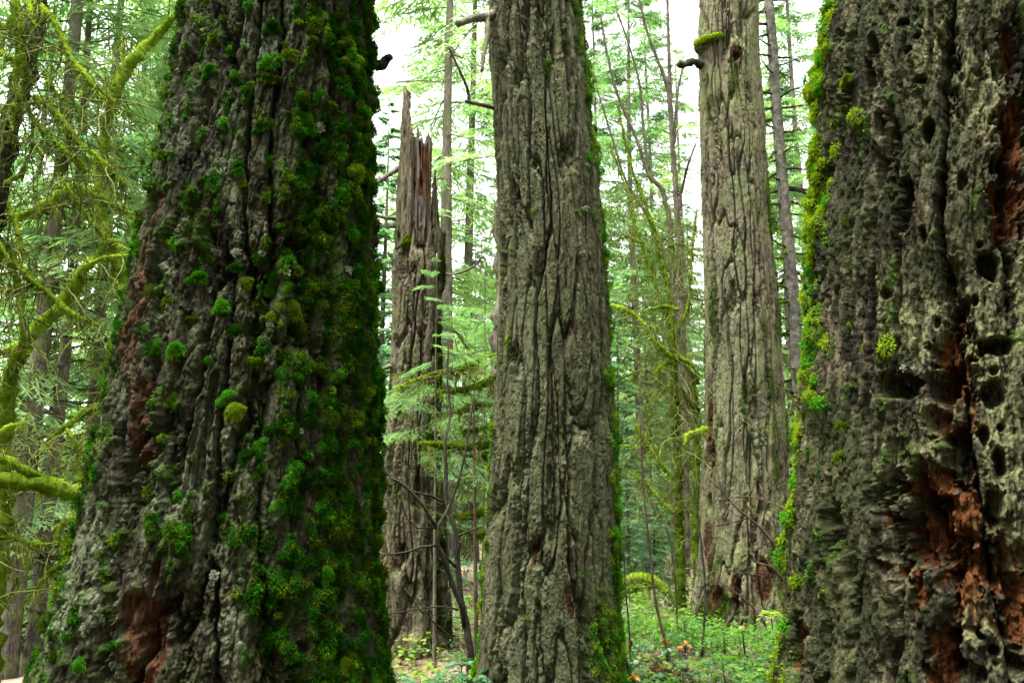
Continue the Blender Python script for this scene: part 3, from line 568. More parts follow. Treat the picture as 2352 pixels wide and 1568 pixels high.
# --- the rough decaying trunk close by at the right
def rough_fir():
    rows = [(0, 1890, 2640), (100, 1862, 2650), (200, 1858, 2660), (300, 1872, 2670), (400, 1872, 2680), (500, 1858, 2690), (600, 1850, 2700), (700, 1856, 2712), (800, 1850, 2725), (900, 1838, 2740), (1000, 1832, 2755), (1100, 1826, 2775), (1200, 1820, 2790), (1300, 1815, 2810), (1400, 1811, 2830), (1500, 1803, 2850), (1568, 1792, 2870)]
    t = Trunk(rows, 3.9, 7, -.1, .15, nth=760, nz=1050, front=1.7); t.inset = .030
    root = thing('old_fir_tree', 'huge decaying fir whose bark is full of holes and orange rot', 'tree', (t.cx[0], t.D, 0))
    h1, n1 = ridged(t, 6.4, .085, 201, .20, .5, .24); deep = 1 - sst(0, .07, np.abs(n1)); h2, n2 = ridged(t, 13, .13, 202, .22, .4, .2)
    n3 = fbm(t.NX * 20, t.NY * 20, t.Z * 6.5, 3, 205); n4 = perlin(t.NX * 85, t.NY * 85, t.Z * 45, 209); n5 = perlin(t.NX * 1.7, t.NY * 1.7, t.Z * 1.0, 211)
    e1, c1 = worley(t.NX * 11 + n3 * .6, t.NY * 11, t.Z * 2.4 + n3 * .6, 221); e2, c2 = worley(t.NX * 34 + n3, t.NY * 34, t.Z * 8 + n3, 222); e3, c3 = worley(t.NX * 75 + n3, t.NY * 75, t.Z * 26 + n3, 223)
    wob = fbm(t.NX * 14, t.NY * 14, t.Z * 9, 4, 231, .65) * 1.9
    rot = np.zeros_like(t.Z); pits = np.zeros_like(t.Z); pits_s = np.zeros_like(t.Z)
    for b in ((2183, 850, 38, 100), (2203, 934, 42, 90), (2158, 970, 28, 40), (2140, 1120, 70, 48), (2183, 1200, 66, 80), (2222, 1180, 52, 120), (2098, 1334, 22, 70), (2208, 1334, 60, 40), (2168, 1509, 30, 80), (2223, 1390, 40, 70), (2335, 1444, 50, 80), (2313, 110, 28, 60), (2316, 470, 34, 80), (2298, 525, 22, 50), (1823, 1494, 22, 60), (2118, 1240, 70, 90), (2260, 1290, 70, 90), (2330, 330, 30, 90)): rot = np.maximum(rot, t.blob(*b, wob))
    for b in ((2078, 465, 16, 75), (2133, 295, 13, 28), (2268, 605, 22, 34), (2213, 700, 14, 20), (2278, 904, 26, 32), (2288, 792, 28, 22), (2060, 885, 42, 30), (2158, 880, 34, 36), (2128, 1164, 44, 30), (2118, 1240, 58, 75), (2200, 1280, 40, 50), (2283, 1169, 18, 38), (2298, 1064, 14, 36), (2183, 1469, 20, 16), (2253, 1469, 14, 12), (2283, 1494, 16, 15), (2213, 1544, 34, 26), (2278, 1290, 34, 60), (2328, 1369, 20, 40), (2338, 1535, 20, 20), (2200, 1060, 34, 70), (2310, 390, 22, 60)): pits = np.maximum(pits, t.blob(*b, wob * .55, .3))
    for b in ((2208, 420, 10, 24), (2033, 675, 10, 12), (2003, 110, 9, 30), (1996, 165, 9, 40), (2313, 495, 12, 20), (2228, 750, 9, 10), (2070, 50, 9, 7), (2103, 80, 8, 6), (2083, 112, 8, 6), (2110, 180, 12, 9), (2283, 849, 8, 10), (2253, 809, 9, 9), (2240, 690, 8, 12), (2260, 1000, 9, 20), (2300, 980, 8, 9), (2150, 740, 8, 14), (2180, 640, 8, 20), (2120, 540, 7, 20), (2160, 470, 9, 25), (2020, 290, 8, 40), (2015, 400, 8, 60), (2240, 1110, 9, 14), (2250, 560, 8, 10)): pits_s = np.maximum(pits_s, t.blob(*b, wob * .6, .3))
    rot = rot * (.35 + .65 * sst(-.34, -.06, fbm(t.NX * 9, t.NY * 9, t.Z * 3.5, 4, 291, .6)))
    rnd = perlin(t.NX * 9, t.NY * 9, t.Z * 6, 241); pits_s = np.maximum(pits_s, sst(.50, .68, rnd) * sst(-.1, .4, t.TR) * .5)
    mn = fbm(t.NX * 5, t.NY * 5, t.Z * 3, 4, 243)
    side = sst(-.75, -1.25, t.TR)
    mf_ = fbm(t.NX * 15, t.NY * 15, t.Z * 7, 3, 247); moss = sst(.03, .20, .7 * mn + .8 * mf_ + .36 * side * (.5 + .5 * sst(1.0, 2.2, t.Z)) - .22) * (1 - rot)
    lich = sst(.0, .25, fbm(t.NX * 3, t.NY * 3, t.Z * 2, 3, 263) + .28 * sst(-.25, .45, t.TR) - .14) * .8 * (1 - rot)
    for b in ((2290, 1000, 40, 160), (2310, 1150, 45, 120), (2250, 200, 40, 90), (2140, 120, 40, 60), (2240, 1440, 40, 60), (2290, 850, 50, 60), (2130, 990, 30, 60), (2310, 1500, 30, 60)): lich = np.maximum(lich, t.blob(*b, wob) * .9)
    H = .058 * (h1 - .78) - .070 * deep + .024 * h1 * (h2 - .6) + .009 * n3 + .016 * (c1 - .5) * h1 - .008 * (1 - sst(0, .14, e1)) + .012 * (c2 - .5) - .005 * (1 - sst(0, .2, e2)) + .008 * (c3 - .5) + .004 * n4 + .02 * n5
    H = H - .13 * pits - .06 * pits_s - rot * (.055 + .05 * np.abs(perlin(t.NX * 20, t.NY * 20, t.Z * 3.5, 281)) + .025 * np.abs(perlin(t.NX * 55, t.NY * 55, t.Z * 7, 282)) + .030 * sst(.1, .4, perlin(t.NX * 12, t.NY * 12, t.Z * 9, 283)))
    ridge = np.zeros_like(t.Z)
    for b in ((1935, 215, 14, 40), (1915, 265, 12, 30), (1955, 190, 12, 14)): ridge = np.maximum(ridge, t.blob(*b, None, .8))
    H = H + .05 * ridge + moss * (.010 + .022 * np.maximum(0, fbm(t.NX * 12, t.NY * 12, t.Z * 5, 3, 271)))
    t.build(H, (np.maximum(moss * .95, ridge), lich, rot), 'trunk', M['bark_rough'], root)
    rng = np.random.RandomState(9)
    t.fuzz(moss ** 1.6 * (side * (.3 + .7 * sst(1.0, 2.4, t.Z)) + .02), 70000, .018, .0036, rng, [M['moss_olive'], M['moss_deep']], 'moss_cover', root, .5, clumps=1100, csize=.024, deep=.25)
    C = [(1872, 20, 22), (1888, 50, 24), (1866, 95, 24), (1858, 120, 22), (1850, 140, 16), (1852, 180, 20), (1848, 205, 16), (1860, 345, 16), (1856, 365, 16), (1852, 395, 20), (1858, 420, 20), (1890, 425, 16), (1846, 590, 26), (1838, 620, 24), (1836, 650, 22), (1844, 700, 18), (1850, 470, 16), (1850, 530, 18), (1846, 760, 18), (1838, 800, 16), (1838, 880, 16), (1835, 950, 15), (1835, 1040, 14), (1830, 1150, 12),
         (1958, 182, 15), (1945, 195, 14), (1930, 225, 13), (1920, 250, 15), (1908, 280, 16), (1950, 95, 14), (1925, 975, 18), (1920, 1045, 18), (1895, 1010, 16), (1978, 795, 11), (1940, 745, 10), (1944, 620, 10), (1908, 560, 12), (1900, 600, 12), (1940, 510, 10), (1880, 960, 14), (1870, 1080, 14)]
    for i, (x, y, r) in enumerate(C): place_on(t, root, 'moss_cushion', CUSH[i % 8][1 if rng.rand() < .7 else 0], max(x, 1852 if y < 900 else 1842) + 4, y, r * (1.25 if x < 1900 and y < 800 else 1), rng, .2)
    for (x, y, r) in [(2075, 845, 9), (2095, 848, 10), (2040, 870, 10), (2285, 1270, 8), (2000, 900, 8)]: place_on(t, root, 'lichen_tuft', LICH[rng.randint(3)], x, y, r * 1.3, rng, 0)
    return t
T_right = rough_fir()

# --- the broken snag
def snag():
    rows = [(545, 909, 1017), (600, 906, 1018), (700, 904, 1015), (800, 901, 1012), (900, 896, 1012), (1000, 890, 1013), (1100, 885, 1016), (1200, 880, 1021), (1300, 876, 1026), (1400, 872, 1031), (1530, 866, 1037)]
    D = 9.6; zt = at(960, 545, D)[2]
    t = Trunk(rows, D, zt + .02, gz(-1, D) - .2, .05, nth=260, nz=620)
    root = thing('broken_snag', 'dead broken snag with a splintered top and reddish bare wood', 'dead tree', (t.cx[0], D, 0))
    H, h1, n3 = fir_field(t, 303, (.045, .013), 8.5, .12); H += .03 * perlin(t.NX * 2, t.NY * 2, t.Z * .6, 315)
    wob = fbm(t.NX * 6, t.NY * 6, t.Z * 4, 3, 333) * .8; mn = fbm(t.NX * 5, t.NY * 5, t.Z * 2, 3, 343)
    moss = sst(.0, .25, mn + .4 * sst(.3, .9, t.TR) - .28); rot = np.zeros_like(t.Z)
    for b in ((885, 1330, 16, 90), (915, 1250, 12, 50), (890, 1430, 20, 60)): rot = np.maximum(rot, t.blob(*b, wob) * .5)
    pits = np.zeros_like(t.Z)
    for b in ((925, 1270, 12, 26), (884, 1268, 6, 20), (940, 1400, 25, 60), (960, 1150, 8, 60), (1010, 1400, 20, 120), (925, 895, 14, 8)): pits = np.maximum(pits, t.blob(*b, wob))
    H = H - .07 * pits
    t.V = None
    o = t.build(H, (moss * .8, sst(.1, .3, mn) * .3, rot), 'trunk', M['bark_snag'], root)
    # jagged rim: lift the last rows unevenly
    me = o.data; n, k = t.Z.shape; V = t.V.copy()
    jag = .10 * np.abs(perlin(t.th * 3.0, t.th * 0, t.th * 0, 5)) + .12 * np.abs(perlin(t.th * 8, t.th * 0, t.th * 0, 6))
    jag = jag + .10 * np.exp(-((t.th + .1) / .14) ** 2)
    wz = np.clip((np.arange(n) - (n - 40)) / 40, 0, 1)[:, None]
    V[..., 2] += wz * (jag[None, :] * 1.3 - .05)
    cap = np.array([[t.cx[-1], D, zt - .12]])
    me.vertices.foreach_set('co', (np.vstack([V.reshape(-1, 3), cap]) - np.array(root.location)).astype(F32).ravel()); me.update(); t.V = V
    rng = np.random.RandomState(11); m = px_m(D, 4)
    t.fuzz(moss ** 2, 20000, .022, .007, rng, M['moss_olive'], 'moss_cover', root, .5)
    for (x, y, r) in [(930, 533, 11), (945, 538, 9), (957, 546, 9), (938, 540, 8)]:
        place_on(t, root, 'moss_cushion', CUSH[rng.randint(8)][1], x, y + 14, r, rng, .2, 1.0)
    # splinters: thick curved slabs with a ragged top
    def slab(name, xl, xr, ybot, top_pts, rfac, th_in, mat, seed, red=None, dy=0.0, lean=0.0):
        zb = at(960, ybot, D)[2]; r0 = t.r[-1] * rfac; c = t.cx[-1]
        a0 = math.asin(np.clip(((at(xl, ybot, D)[0]) - c) / r0, -.98, .98)); a1 = math.asin(np.clip(((at(xr, ybot, D)[0]) - c) / r0, -.98, .98))
        nu, nv = 46, 130; u = np.linspace(0, 1, nu); v = np.linspace(0, 1, nv); U, Vv = np.meshgrid(u, v)
        tx = np.interp(xl + u * (xr - xl), [p[0] for p in top_pts], [p[1] for p in top_pts])
        zt_ = np.array([at(960, y, D)[2] for y in tx]) + .015 * perlin(u * 14, u * 0, u * 0, seed) + .012 * perlin(u * 37, u * 0, u * 0, seed + 1)
        Zs = zb + Vv * (zt_[None, :] - zb); A = a0 + (a1 - a0) * U
        hh = .03 * perlin(A * 7, Zs * .7, A * 0, seed + 2) + .014 * perlin(A * 22, Zs * 1.3, A * 0, seed + 3) + .010 * perlin(A * 60, Zs * 4, A * 0, seed + 4) - .10 * sst(.25, .5, perlin(A * 9, Zs * 3.5, A * 0, seed + 6))
        tap = 1 - .06 * Vv
        def surf(r): return np.stack([c + np.sin(A) * r * tap + lean * Vv, D - np.cos(A) * r + dy, Zs], -1).reshape(-1, 3)
        Vo = surf(r0 + hh); Vi = surf(r0 - th_in * (1 - .6 * Vv ** 2) + hh * .5)
        i = np.arange(nv - 1)[:, None] * nu; j = np.arange(nu - 1)[None, :]
        q = np.stack([i + j, i + j + 1, i + nu + j + 1, i + nu + j], -1).reshape(-1, 4); n0 = nu * nv
        ring = np.concatenate([np.arange(nu), nu * np.arange(1, nv) + nu - 1, (nv - 1) * nu + np.arange(nu - 2, -1, -1), nu * np.arange(nv - 2, 0, -1)])
        rq = np.stack([ring, np.roll(ring, -1), np.roll(ring, -1) + n0, ring + n0], -1)
        o = obj(name, MB().add(np.vstack([Vo, Vi]), np.vstack([q, q[:, ::-1] + n0, rq[:, ::-1]])), mat, root)
        ca = o.data.color_attributes.new('mask', 'FLOAT_COLOR', 'POINT'); cc = np.zeros((2 * n0, 4), F32); cc[:, 3] = 1
        if red is not None:
            xx = xl + U * (xr - xl); yy = ybot + Vv * (np.mean(tx) - ybot)
            rr = np.zeros_like(U)
            for (bx, by, rx, ry) in red: rr = np.maximum(rr, 1 - sst(.5, 1.3, np.sqrt(((xx - bx) / rx) ** 2 + ((yy - by) / ry) ** 2) + .5 * perlin(xx * .1, yy * .03, xx * 0, 3)))
            cc[:n0, 2] = rr.ravel()
        ca.data.foreach_set('color', cc.ravel()); return o
    slab('splinter', 909, 946, 575, [(909, 340), (914, 322), (917, 226), (924, 208), (930, 240), (936, 290), (941, 318), (946, 335)], .99, .10, M['bark_snag'], 401, lean=.01)
    slab('wood_core', 926, 962, 575, [(926, 345), (932, 333), (943, 336), (950, 334), (956, 330), (958, 304), (962, 332)], .84, .20, M['wood_grey'], 411, [(955, 415, 8, 20)])
    slab('wood_core', 960, 993, 575, [(960, 338), (970, 336), (974, 350), (979, 346), (984, 334), (990, 332), (993, 345)], .90, .20, M['wood_grey'], 413, [(978, 400, 11, 55), (968, 450, 9, 28), (984, 480, 5, 60)])
    slab('splinter', 999, 1016, 575, [(999, 440), (1003, 400), (1007, 460), (1012, 510), (1016, 540)], .985, .06, M['bark_snag'], 421)
    slab('splinter', 983, 992, 560, [(983, 332), (987, 322), (992, 345)], .93, .05, M['bark_snag'], 431, lean=.0)
    def br(pts, r0, r1):
        mb = MB(); P = spline(np.array([at(x, y, Y) for x, y, Y in pts]), .03); tube(mb, P, np.linspace(r0 * m, r1 * m, len(P)), 8, .3, 20); obj('dead_branch', mb, M['bark_far'], root)
    br([(918, 385, D), (890, 403, D - .2), (865, 420, D - .3), (840, 428, D - .4)], 7, 4)
    br([(912, 503, D), (885, 500, D - .2), (862, 494, D - .3)], 6, 3); br([(912, 518, D), (890, 522, D - .15), (880, 520, D - .2)], 4, 2); br([(905, 840, D), (880, 846, D - .2), (862, 855, D - .3)], 6, 4)
    br([(1016, 628, D), (1040, 630, D - .1), (1070, 622, D - .2), (1090, 610, D - .3), (1106, 590, D - .35)], 3, 1.5)
    return t
T_snag = snag()

# ------------------------------------------------------------------ where the background conifers stand: kind, pixel x, depth, scale, turn, label
HAZE = 0
CONIFERS = [
    ('sparse', 192, 16, 1.0, 0.3, 'brownish bare trunk seen between the mossy limbs close to the cushioned trunk'),
    ('sparse', 62, 13.5, 1.05, 2.1, 'grey trunk under the tip of the leaning dark trunk, hung with moss'),
    ('sparse', 20, 18, .9, 1.0, 'stout grey trunk low beside the photo edge behind the level mossy limb'),
    ('airy', 250, 20, 1.15, 5.0, 'airy conifer behind the bent yellow green maple limbs'),
    ('airy', 110, 14, .9, 3.4, 'airy conifer whose boughs fill the corner behind the dripping branches'),
    ('hemlock', 300, 17, 1.15, 1.7, 'dense hemlock whose top shows above the leaning maple limb'),
    ('tall', 330, 27, 1.1, 2.6, 'tall dark conifer touching the upper edge of the cushioned trunk'),
    ('hemlock', 40, 26, 1.0, 5.5, 'green hemlock low down behind the bright level limb'),
    ('hemlock', 200, 30, 1.1, .2, 'pale hemlock glimpsed under the cushioned trunk edge'),
    ('bluish', 95, 19, 1.0, 1.2, 'bluish young conifer below the bent maple limb'),
    ('hemlock', 345, 24, 1.3, 3.9, 'hemlock directly behind the flaring edge of the cushioned trunk'),
    ('airy', 1022, 17, 1.12, .5, 'mossy conifer with spreading boughs right behind the snag'),
    ('tall', 1076, 24, .95, 1.9, 'straight plain trunk against white sky between the snag and the middle fir'),
    ('bluish', 862, 15, .95, 2.2, 'dark bluish conifer peeping between the cushioned trunk and the snag'),
    ('hemlock', 930, 30, .82, 3.0, 'pale hemlock low behind the snag, nearer the cushioned trunk'),
    ('hemlock', 1090, 24, .72, 4.2, 'pale hemlock low in the gap beside the middle fir'),
    ('sapling', 1000, 8.9, .78, .8, 'fine leaved hemlock sapling spreading over the snag trunk'),
    ('sapling', 1105, 10.5, .85, 2.9, 'fine leaved sapling between the snag and the middle fir'),
    ('tall', 1380, 34, .95, 3.3, 'tall conifer whose crown hangs over the mossy flank of the middle fir'),
    ('hemlock', 1540, 28, .98, 2.5, 'broad green conifer behind the bare stems beside the pale fir'),
    ('hemlock', 1440, 33, .88, .7, 'green conifer in the gap beside the moss strip of the middle fir'),
    ('hemlock', 1400, 40, 1.25, 1.9, 'far soft crown rising over the low gap by the moss strip'),
    ('hemlock', 1510, 42, 1.35, 5.3, 'far soft crown between the leafless stems'),
    ('hemlock', 1600, 37, 1.15, 3.1, 'far soft crown against the sunlit edge of the pale fir'),
    ('hemlock', 960, 44, 1.3, .4, 'far soft crown showing between the snag and the cushioned trunk'),
    ('hemlock', 1100, 46, 1.4, 2.3, 'far soft crown showing between the snag and the middle fir'),
    ('hemlock', 1490, 22, .62, 4.8, 'small hemlock low behind the vine maple'),
    ('bluish', 1425, 18, .62, 3.7, 'small bluish conifer beside the moss flank of the middle fir'),
    ('sparse', 1470, 21, .8, 5.9, 'grey trunk in the low gap behind the vine maple limb'),
    ('sparse', 1512, 26, .85, 2.8, 'slimmer grey trunk beside the grey trunk behind the vine maple'),
    ('airy', 1590, 25, .9, 1.4, 'airy conifer hidden in part by the pale fir'),
    ('tall', 1880, 30, 1.0, 4.9, 'tall conifer behind the slim spotted trunk'),
    ('hemlock', 1830, 21, 1.0, .4, 'hemlock low behind the slim spotted trunk'),
    ('airy', 1790, 27, .9, 3.6, 'airy conifer beyond the spotted trunk beside the pale fir'),
    ('bluish', 1500, 16.5, .28, 2.0, 'knee high bluish seedling conifer near the fallen limb'),
    ('bluish', 1440, 16, .32, .1, 'waist high bluish seedling conifer next to the middle fir'),
]

# ------------------------------------------------------------------ foliage generators
def spray_unit(rng, nl=24, m=5, lat=.42, droop=.25, fine=1.0):
    """a flat conifer spray of unit length along +X: bases, directions, lengths of its twigs"""
    B = []; Dv = []; L = []
    s = np.linspace(.08, 1, nl)
    for k in range(nl):
        sd = 1 if k % 2 else -1
        p = np.array([s[k], 0, -droop * s[k] ** 2]); l = (lat * (1 - s[k]) ** .7 + .05) * rng.uniform(.65, 1.25)
        a = R(rng.uniform(42, 66)) * sd
        d = np.array([math.cos(a), math.sin(a), -.22 + rng.uniform(-.2, .1)]); d /= np.linalg.norm(d)
        B.append(p); Dv.append(d); L.append(l)
        for t in np.linspace(.12, .95, m):
            q = p + d * l * t
            for sg in (-1, 1):
                b = a + sg * R(rng.uniform(38, 62)); e = np.array([math.cos(b), math.sin(b), -.25 + rng.uniform(-.25, .15)])
                B.append(q); Dv.append(e / np.linalg.norm(e)); L.append(l * .45 * (1.1 - t * .7) * rng.uniform(.6, 1.2))
    return np.array(B), np.array(Dv), np.array(L)
_r0 = np.random.RandomState(77)
SPR = [spray_unit(_r0, 22, 5, .42, dr) for dr in (.12, .25, .35, .2)]
SPF = [spray_unit(_r0, 30, 9, .40, dr) for dr in (.15, .3, .22)]
def rot_mat(az, el, roll=0.0):
    ca, sa, ce, se, cr, sr = math.cos(az), math.sin(az), math.cos(el), math.sin(el), math.cos(roll), math.sin(roll)
    Rz = np.array([[ca, -sa, 0], [sa, ca, 0], [0, 0, 1]]); Ry = np.array([[ce, 0, -se], [0, 1, 0], [se, 0, ce]]); Rx = np.array([[1, 0, 0], [0, cr, -sr], [0, sr, cr]])
    return Rz @ Ry @ Rx
def add_spray(mb, rng, S, pos, L, az, el, wid, roll=0.0, mat=0, thin=1.0):
    B, Dv, Ln = S
    if thin < 1:
        k = rng.rand(len(B)) < thin; B, Dv, Ln = B[k], Dv[k], Ln[k]
    m = rot_mat(az, el, roll).T
    P = B @ m * L + pos; D = Dv @ m; ln = (Ln * L)[:, None]; n = len(P)
    S_ = np.cross(D, rng.normal(size=(n, 3)) * .55 + np.array([0, 0, 1.0])); S_ /= np.linalg.norm(S_, axis=1)[:, None] + 1e-9
    w_ = wid * rng.uniform(.7, 1.3, n)[:, None]
    mid = P + D * ln * .4
    V = np.stack([P, mid + S_ * w_, P + D * ln - np.array([0, 0, .12]) * ln, mid - S_ * w_], 1)
    mb.add(V.reshape(-1, 3), np.arange(n)[:, None] * 4 + np.arange(4)[None, :], None, mat)
def twig_line(rng, p, d, L, n=5, wob=.25, grav=.1):
    P = [np.asarray(p, float)]; d = np.asarray(d, float) / np.linalg.norm(d)
    for _ in range(n):
        d = d + rng.normal(size=3) * wob * .5 + np.array([0, 0, -grav]); d /= np.linalg.norm(d); P.append(P[-1] + d * L / n)
    return np.array(P)
def moss_on(mf, S, N, n, rng, L=.03, W=.008, hang=0, hl=.12):
    """moss fibres round a limb, plus hanging strands"""
    if n > 0:
        i = rng.randint(0, len(S), n); j = np.clip(i + 1, 0, len(S) - 1); f = rng.rand(n, 1)
        D = N[i] * .8 + rng.normal(size=(n, 3)) * .45
        blades(mf, S[i] + (S[j] - S[i]) * f * .5, D, L * rng.uniform(.5, 1.4, n), W * rng.uniform(.7, 1.4, n), rng, 0, .35)
    if hang > 0:                                            # ragged beards: a few strands from each anchor, with gaps between
        low = np.where(N[:, 2] < .2)[0]; low = low if len(low) else np.arange(len(S)); na = max(1, hang // 7); i = np.repeat(rng.choice(low, na), 7); n = len(i)
        hl_ = np.repeat(hl * (rng.exponential(.75, na) + .15), 7) * rng.uniform(.25, 1, n)
        D = np.array([0, 0, -1.0]) + rng.normal(size=(n, 3)) * .22
        blades(mf, S[i] + rng.normal(size=(n, 3)) * .012, D, hl_, W * rng.uniform(1.2, 3.2, n), rng, 0, 0)

# ------------------------------------------------------------------ conifers (each kind built once, at the origin, then copied)
def conifer_proto(seed, H, r, z0, Lmax, nbr, mat, wid, fine=False, dead=0, el=(-.35, .15), shape=.8, sway=.15, label='', cat='tree', name='conifer', trunk_mat='bark_far', thin=.85, hidden=True, mossy=.0):
    rng = np.random.RandomState(seed)
    root = thing(name, label, cat)
    zz = np.linspace(-3.0 if H > 6 else -.2, H, 40)
    P = np.stack([sway * np.sin(zz * .35 + seed) * .4, sway * np.cos(zz * .27 + seed) * .4, zz], 1)
    mb = MB(); tube(mb, P, np.clip(r * (1 - zz / H * .93) + r * .25 * np.exp(-np.maximum(zz, 0) / .5), .008, None), 10, .12, 3); obj('trunk', mb, M[trunk_mat], root)
    mc = MB(); mw = MB()
    for k in range(nbr):
        t = (k + rng.rand()) / nbr; z = z0 + (H - z0) * t
        L = (Lmax * (1 - t) ** shape + .12 * Lmax * .5) * rng.uniform(.6, 1.15); az = rng.uniform(0, 2 * math.pi); e = rng.uniform(*el) + .35 * t
        c = np.array([np.interp(z, zz, P[:, 0]), np.interp(z, zz, P[:, 1]), z])
        S = (SPF if fine else SPR)[rng.randint(len(SPF) if fine else len(SPR))]
        add_spray(mc, rng, S, c, L, az, e, wid, rng.uniform(-.3, .3), 0, thin)
        m = rot_mat(az, e).T; s = np.linspace(0, 1, 5)
        tube(mw, np.stack([s, 0 * s, -.22 * s * s], 1) @ m * L + c, np.linspace(.012, .003, 5) * L ** .5 * (1 if not fine else .5), 4)
    Vw, Qw, Tw = mw.arrays(); mc.add(Vw, Qw, Tw, 1); obj('crown', mc, [M[mat], M['bark_far']], root)
    if dead:
        md = MB(); mm = MB()
        for k in range(dead):
            z = rng.uniform(.8, max(z0 + 1.5, 3)); az = rng.uniform(0, 2 * math.pi); L = rng.uniform(.5, 1.8)
            c = np.array([np.interp(z, zz, P[:, 0]), np.interp(z, zz, P[:, 1]), z])
            T = twig_line(rng, c, [math.cos(az), math.sin(az), rng.uniform(-.3, .2)], L, 6, .35, .06)
            S, N = tube(md, T, np.linspace(.02, .006, 7), 5, .3, 9)
            if mossy: moss_on(mm, S, N, int(60 * mossy * L), rng, .05, .02, int(16 * mossy * L), .22)
            for q in range(3):
                T2 = twig_line(rng, T[rng.randint(2, 6)], [math.cos(az) + rng.normal() * .8, math.sin(az) + rng.normal() * .8, -.3], L * .45, 4, .4, .1); tube(md, T2, np.linspace(.008, .003, 5), 4)
        obj('dead_branches', md, M['twig'], root)
        if mossy: obj('hanging_moss', mm, M['moss_hang'], root, kind='stuff')
    return root

GC = 'conifers standing in the background'
protos = {}
protos['tall'] = dict(seed=501, H=26, r=.19, z0=5, Lmax=3.4, nbr=125, mat='needle', wid=.026, shape=.7)
protos['hemlock'] = dict(seed=502, H=12.5, r=.12, z0=.8, Lmax=2.5, nbr=115, mat='needle_light', wid=.022, el=(-.4, .1), shape=.75)
protos['sparse'] = dict(seed=503, H=22, r=.15, z0=6.5, Lmax=2.6, nbr=75, mat='needle', wid=.024, dead=46, mossy=1.0, shape=.6)
protos['bluish'] = dict(seed=504, H=9, r=.09, z0=.5, Lmax=2.0, nbr=95, mat='needle_blue', wid=.020, el=(-.3, .1))
protos['airy'] = dict(seed=505, H=17, r=.15, z0=3.0, Lmax=2.7, nbr=58, mat='needle_light', wid=.020, el=(-.45, .15), shape=.6, dead=25, mossy=.6, thin=.8)
protos['sapling'] = dict(seed=506, H=5.3, r=.025, z0=2.7, Lmax=1.35, nbr=20, mat='needle', wid=.0042, fine=True, el=(-.45, .1), sway=.1, thin=.7)
built = {}
def conifer(kind, px, Y, scale, rot, label, group=GC):
    x = at(px, 1143, Y)[0]; z = gz(x, Y) - .05
    if kind not in built:
        built[kind] = conifer_proto(label=label, **protos[kind]); t = built[kind]; t.location = (float(x), float(Y), z); t.rotation_euler = (0, 0, rot); t.scale = (scale,) * 3; t['group'] = group
        return t
    return copy_thing(built[kind], (x, Y, z), rot, scale, label, group)

for a in CONIFERS: conifer(*a)

# ------------------------------------------------------------------ mossy broadleaf trees and limbs, traced as (pixel x, pixel y, depth, radius in pixels)
def mossy_tree(name, label, limbs, seed, base_limb=0, wood='bark_mossy', moss='moss_limb', fuzz=520, hang=120, twigs=10, twl=.6, hl=.14, group=None, limb_name='limb', fl=.017, fw=.005, cat='tree', droop=.25, bare_trunk=False, fat=1.0):
    rng = np.random.RandomState(seed)
    p0 = at(limbs[base_limb][-1][0], limbs[base_limb][-1][1], limbs[base_limb][-1][2])
    root = thing(name, label, cat, (p0[0], p0[1], gz(p0[0], p0[1])), 0, group)
    mh = MB(); mt = MB()
    for k, l in enumerate(limbs):
        A = []
        for (x, y, Y, rp) in l:
            p = at(x, y, Y); A.append([*p, rp * px_m(Y, p[2])])
        A = np.array(A)
        if k == base_limb:                                  # run the trunk down to the ground
            e = A[-1].copy(); g = gz(e[0], e[1]) - .1
            if e[2] > g + .1: A = np.vstack([A, [e[0] + .03, e[1], g, e[3] * 1.25]])
        C = spline(A, max(.02, A[:, 3].mean() * .7)); Pp = C[:, :3] + .25 * A[:, 3].mean() * rng.normal(size=(len(C), 3)) * .3
        mb = MB(); rr = np.clip(C[:, 3], .002, None); fat *= 1
        if k != base_limb:
            dd = np.concatenate([[0], np.cumsum(np.linalg.norm(np.diff(C[:, :3], axis=0), axis=1))]); dd = dd if rr[0] <= rr[-1] else dd[-1] - dd
            rr = rr * np.clip(.22 + dd / (9 * rr.mean()), .22, 1)
        rr = rr * fat
        trunk = (k == base_limb)
        S, N = tube(mb, Pp, rr, 12, .65, 1.6 / max(.04, rr.mean() * 2))
        o = obj('trunk' if trunk else limb_name, mb, [M[wood] if (trunk and bare_trunk) else M[moss]], root)
        ln = np.linalg.norm(np.diff(Pp, axis=0), axis=1).sum()
        mf = MB(); moss_on(mf, S, N, int(fuzz * ln * (1 + rr.mean() * 30) * (.25 if trunk and bare_trunk else 1)), rng, fl, fw, 0)
        if len(mf.v): obj('moss_fringe', mf, M[moss], o)
        moss_on(mh, S, N, 0, rng, .02, fw, int(hang * ln), hl)
        for q in range(int(twigs * ln + .5)):
            i = rng.randint(len(Pp) // 6, len(Pp)); d = rng.normal(size=3) * .8 + np.array([0, 0, -droop])
            T = twig_line(rng, Pp[i], d, twl * rng.uniform(.35, 1.2), 7, .5, droop * .5)
            s2, n2 = tube(mt, T, np.linspace(.006, .0022, 8), 4); moss_on(mh, s2, n2, 18, rng, .014, fw * .8, int(7 * hang / 120), hl * .6)
            for q2 in range(2):
                T2 = twig_line(rng, T[rng.randint(2, 7)], rng.normal(size=3) + np.array([0, 0, -droop]), twl * .35, 5, .5, .1); s3, n3 = tube(mt, T2, np.linspace(.0035, .0016, 6), 3); moss_on(mh, s3, n3, 6, rng, .012, fw * .7, 2, hl * .4)
    if len(mt.v): obj('twigs', mt, M['twig_mossy'], root)
    if len(mh.v): obj('hanging_moss', mh, M['moss_hang'], root, kind='stuff')
    return root

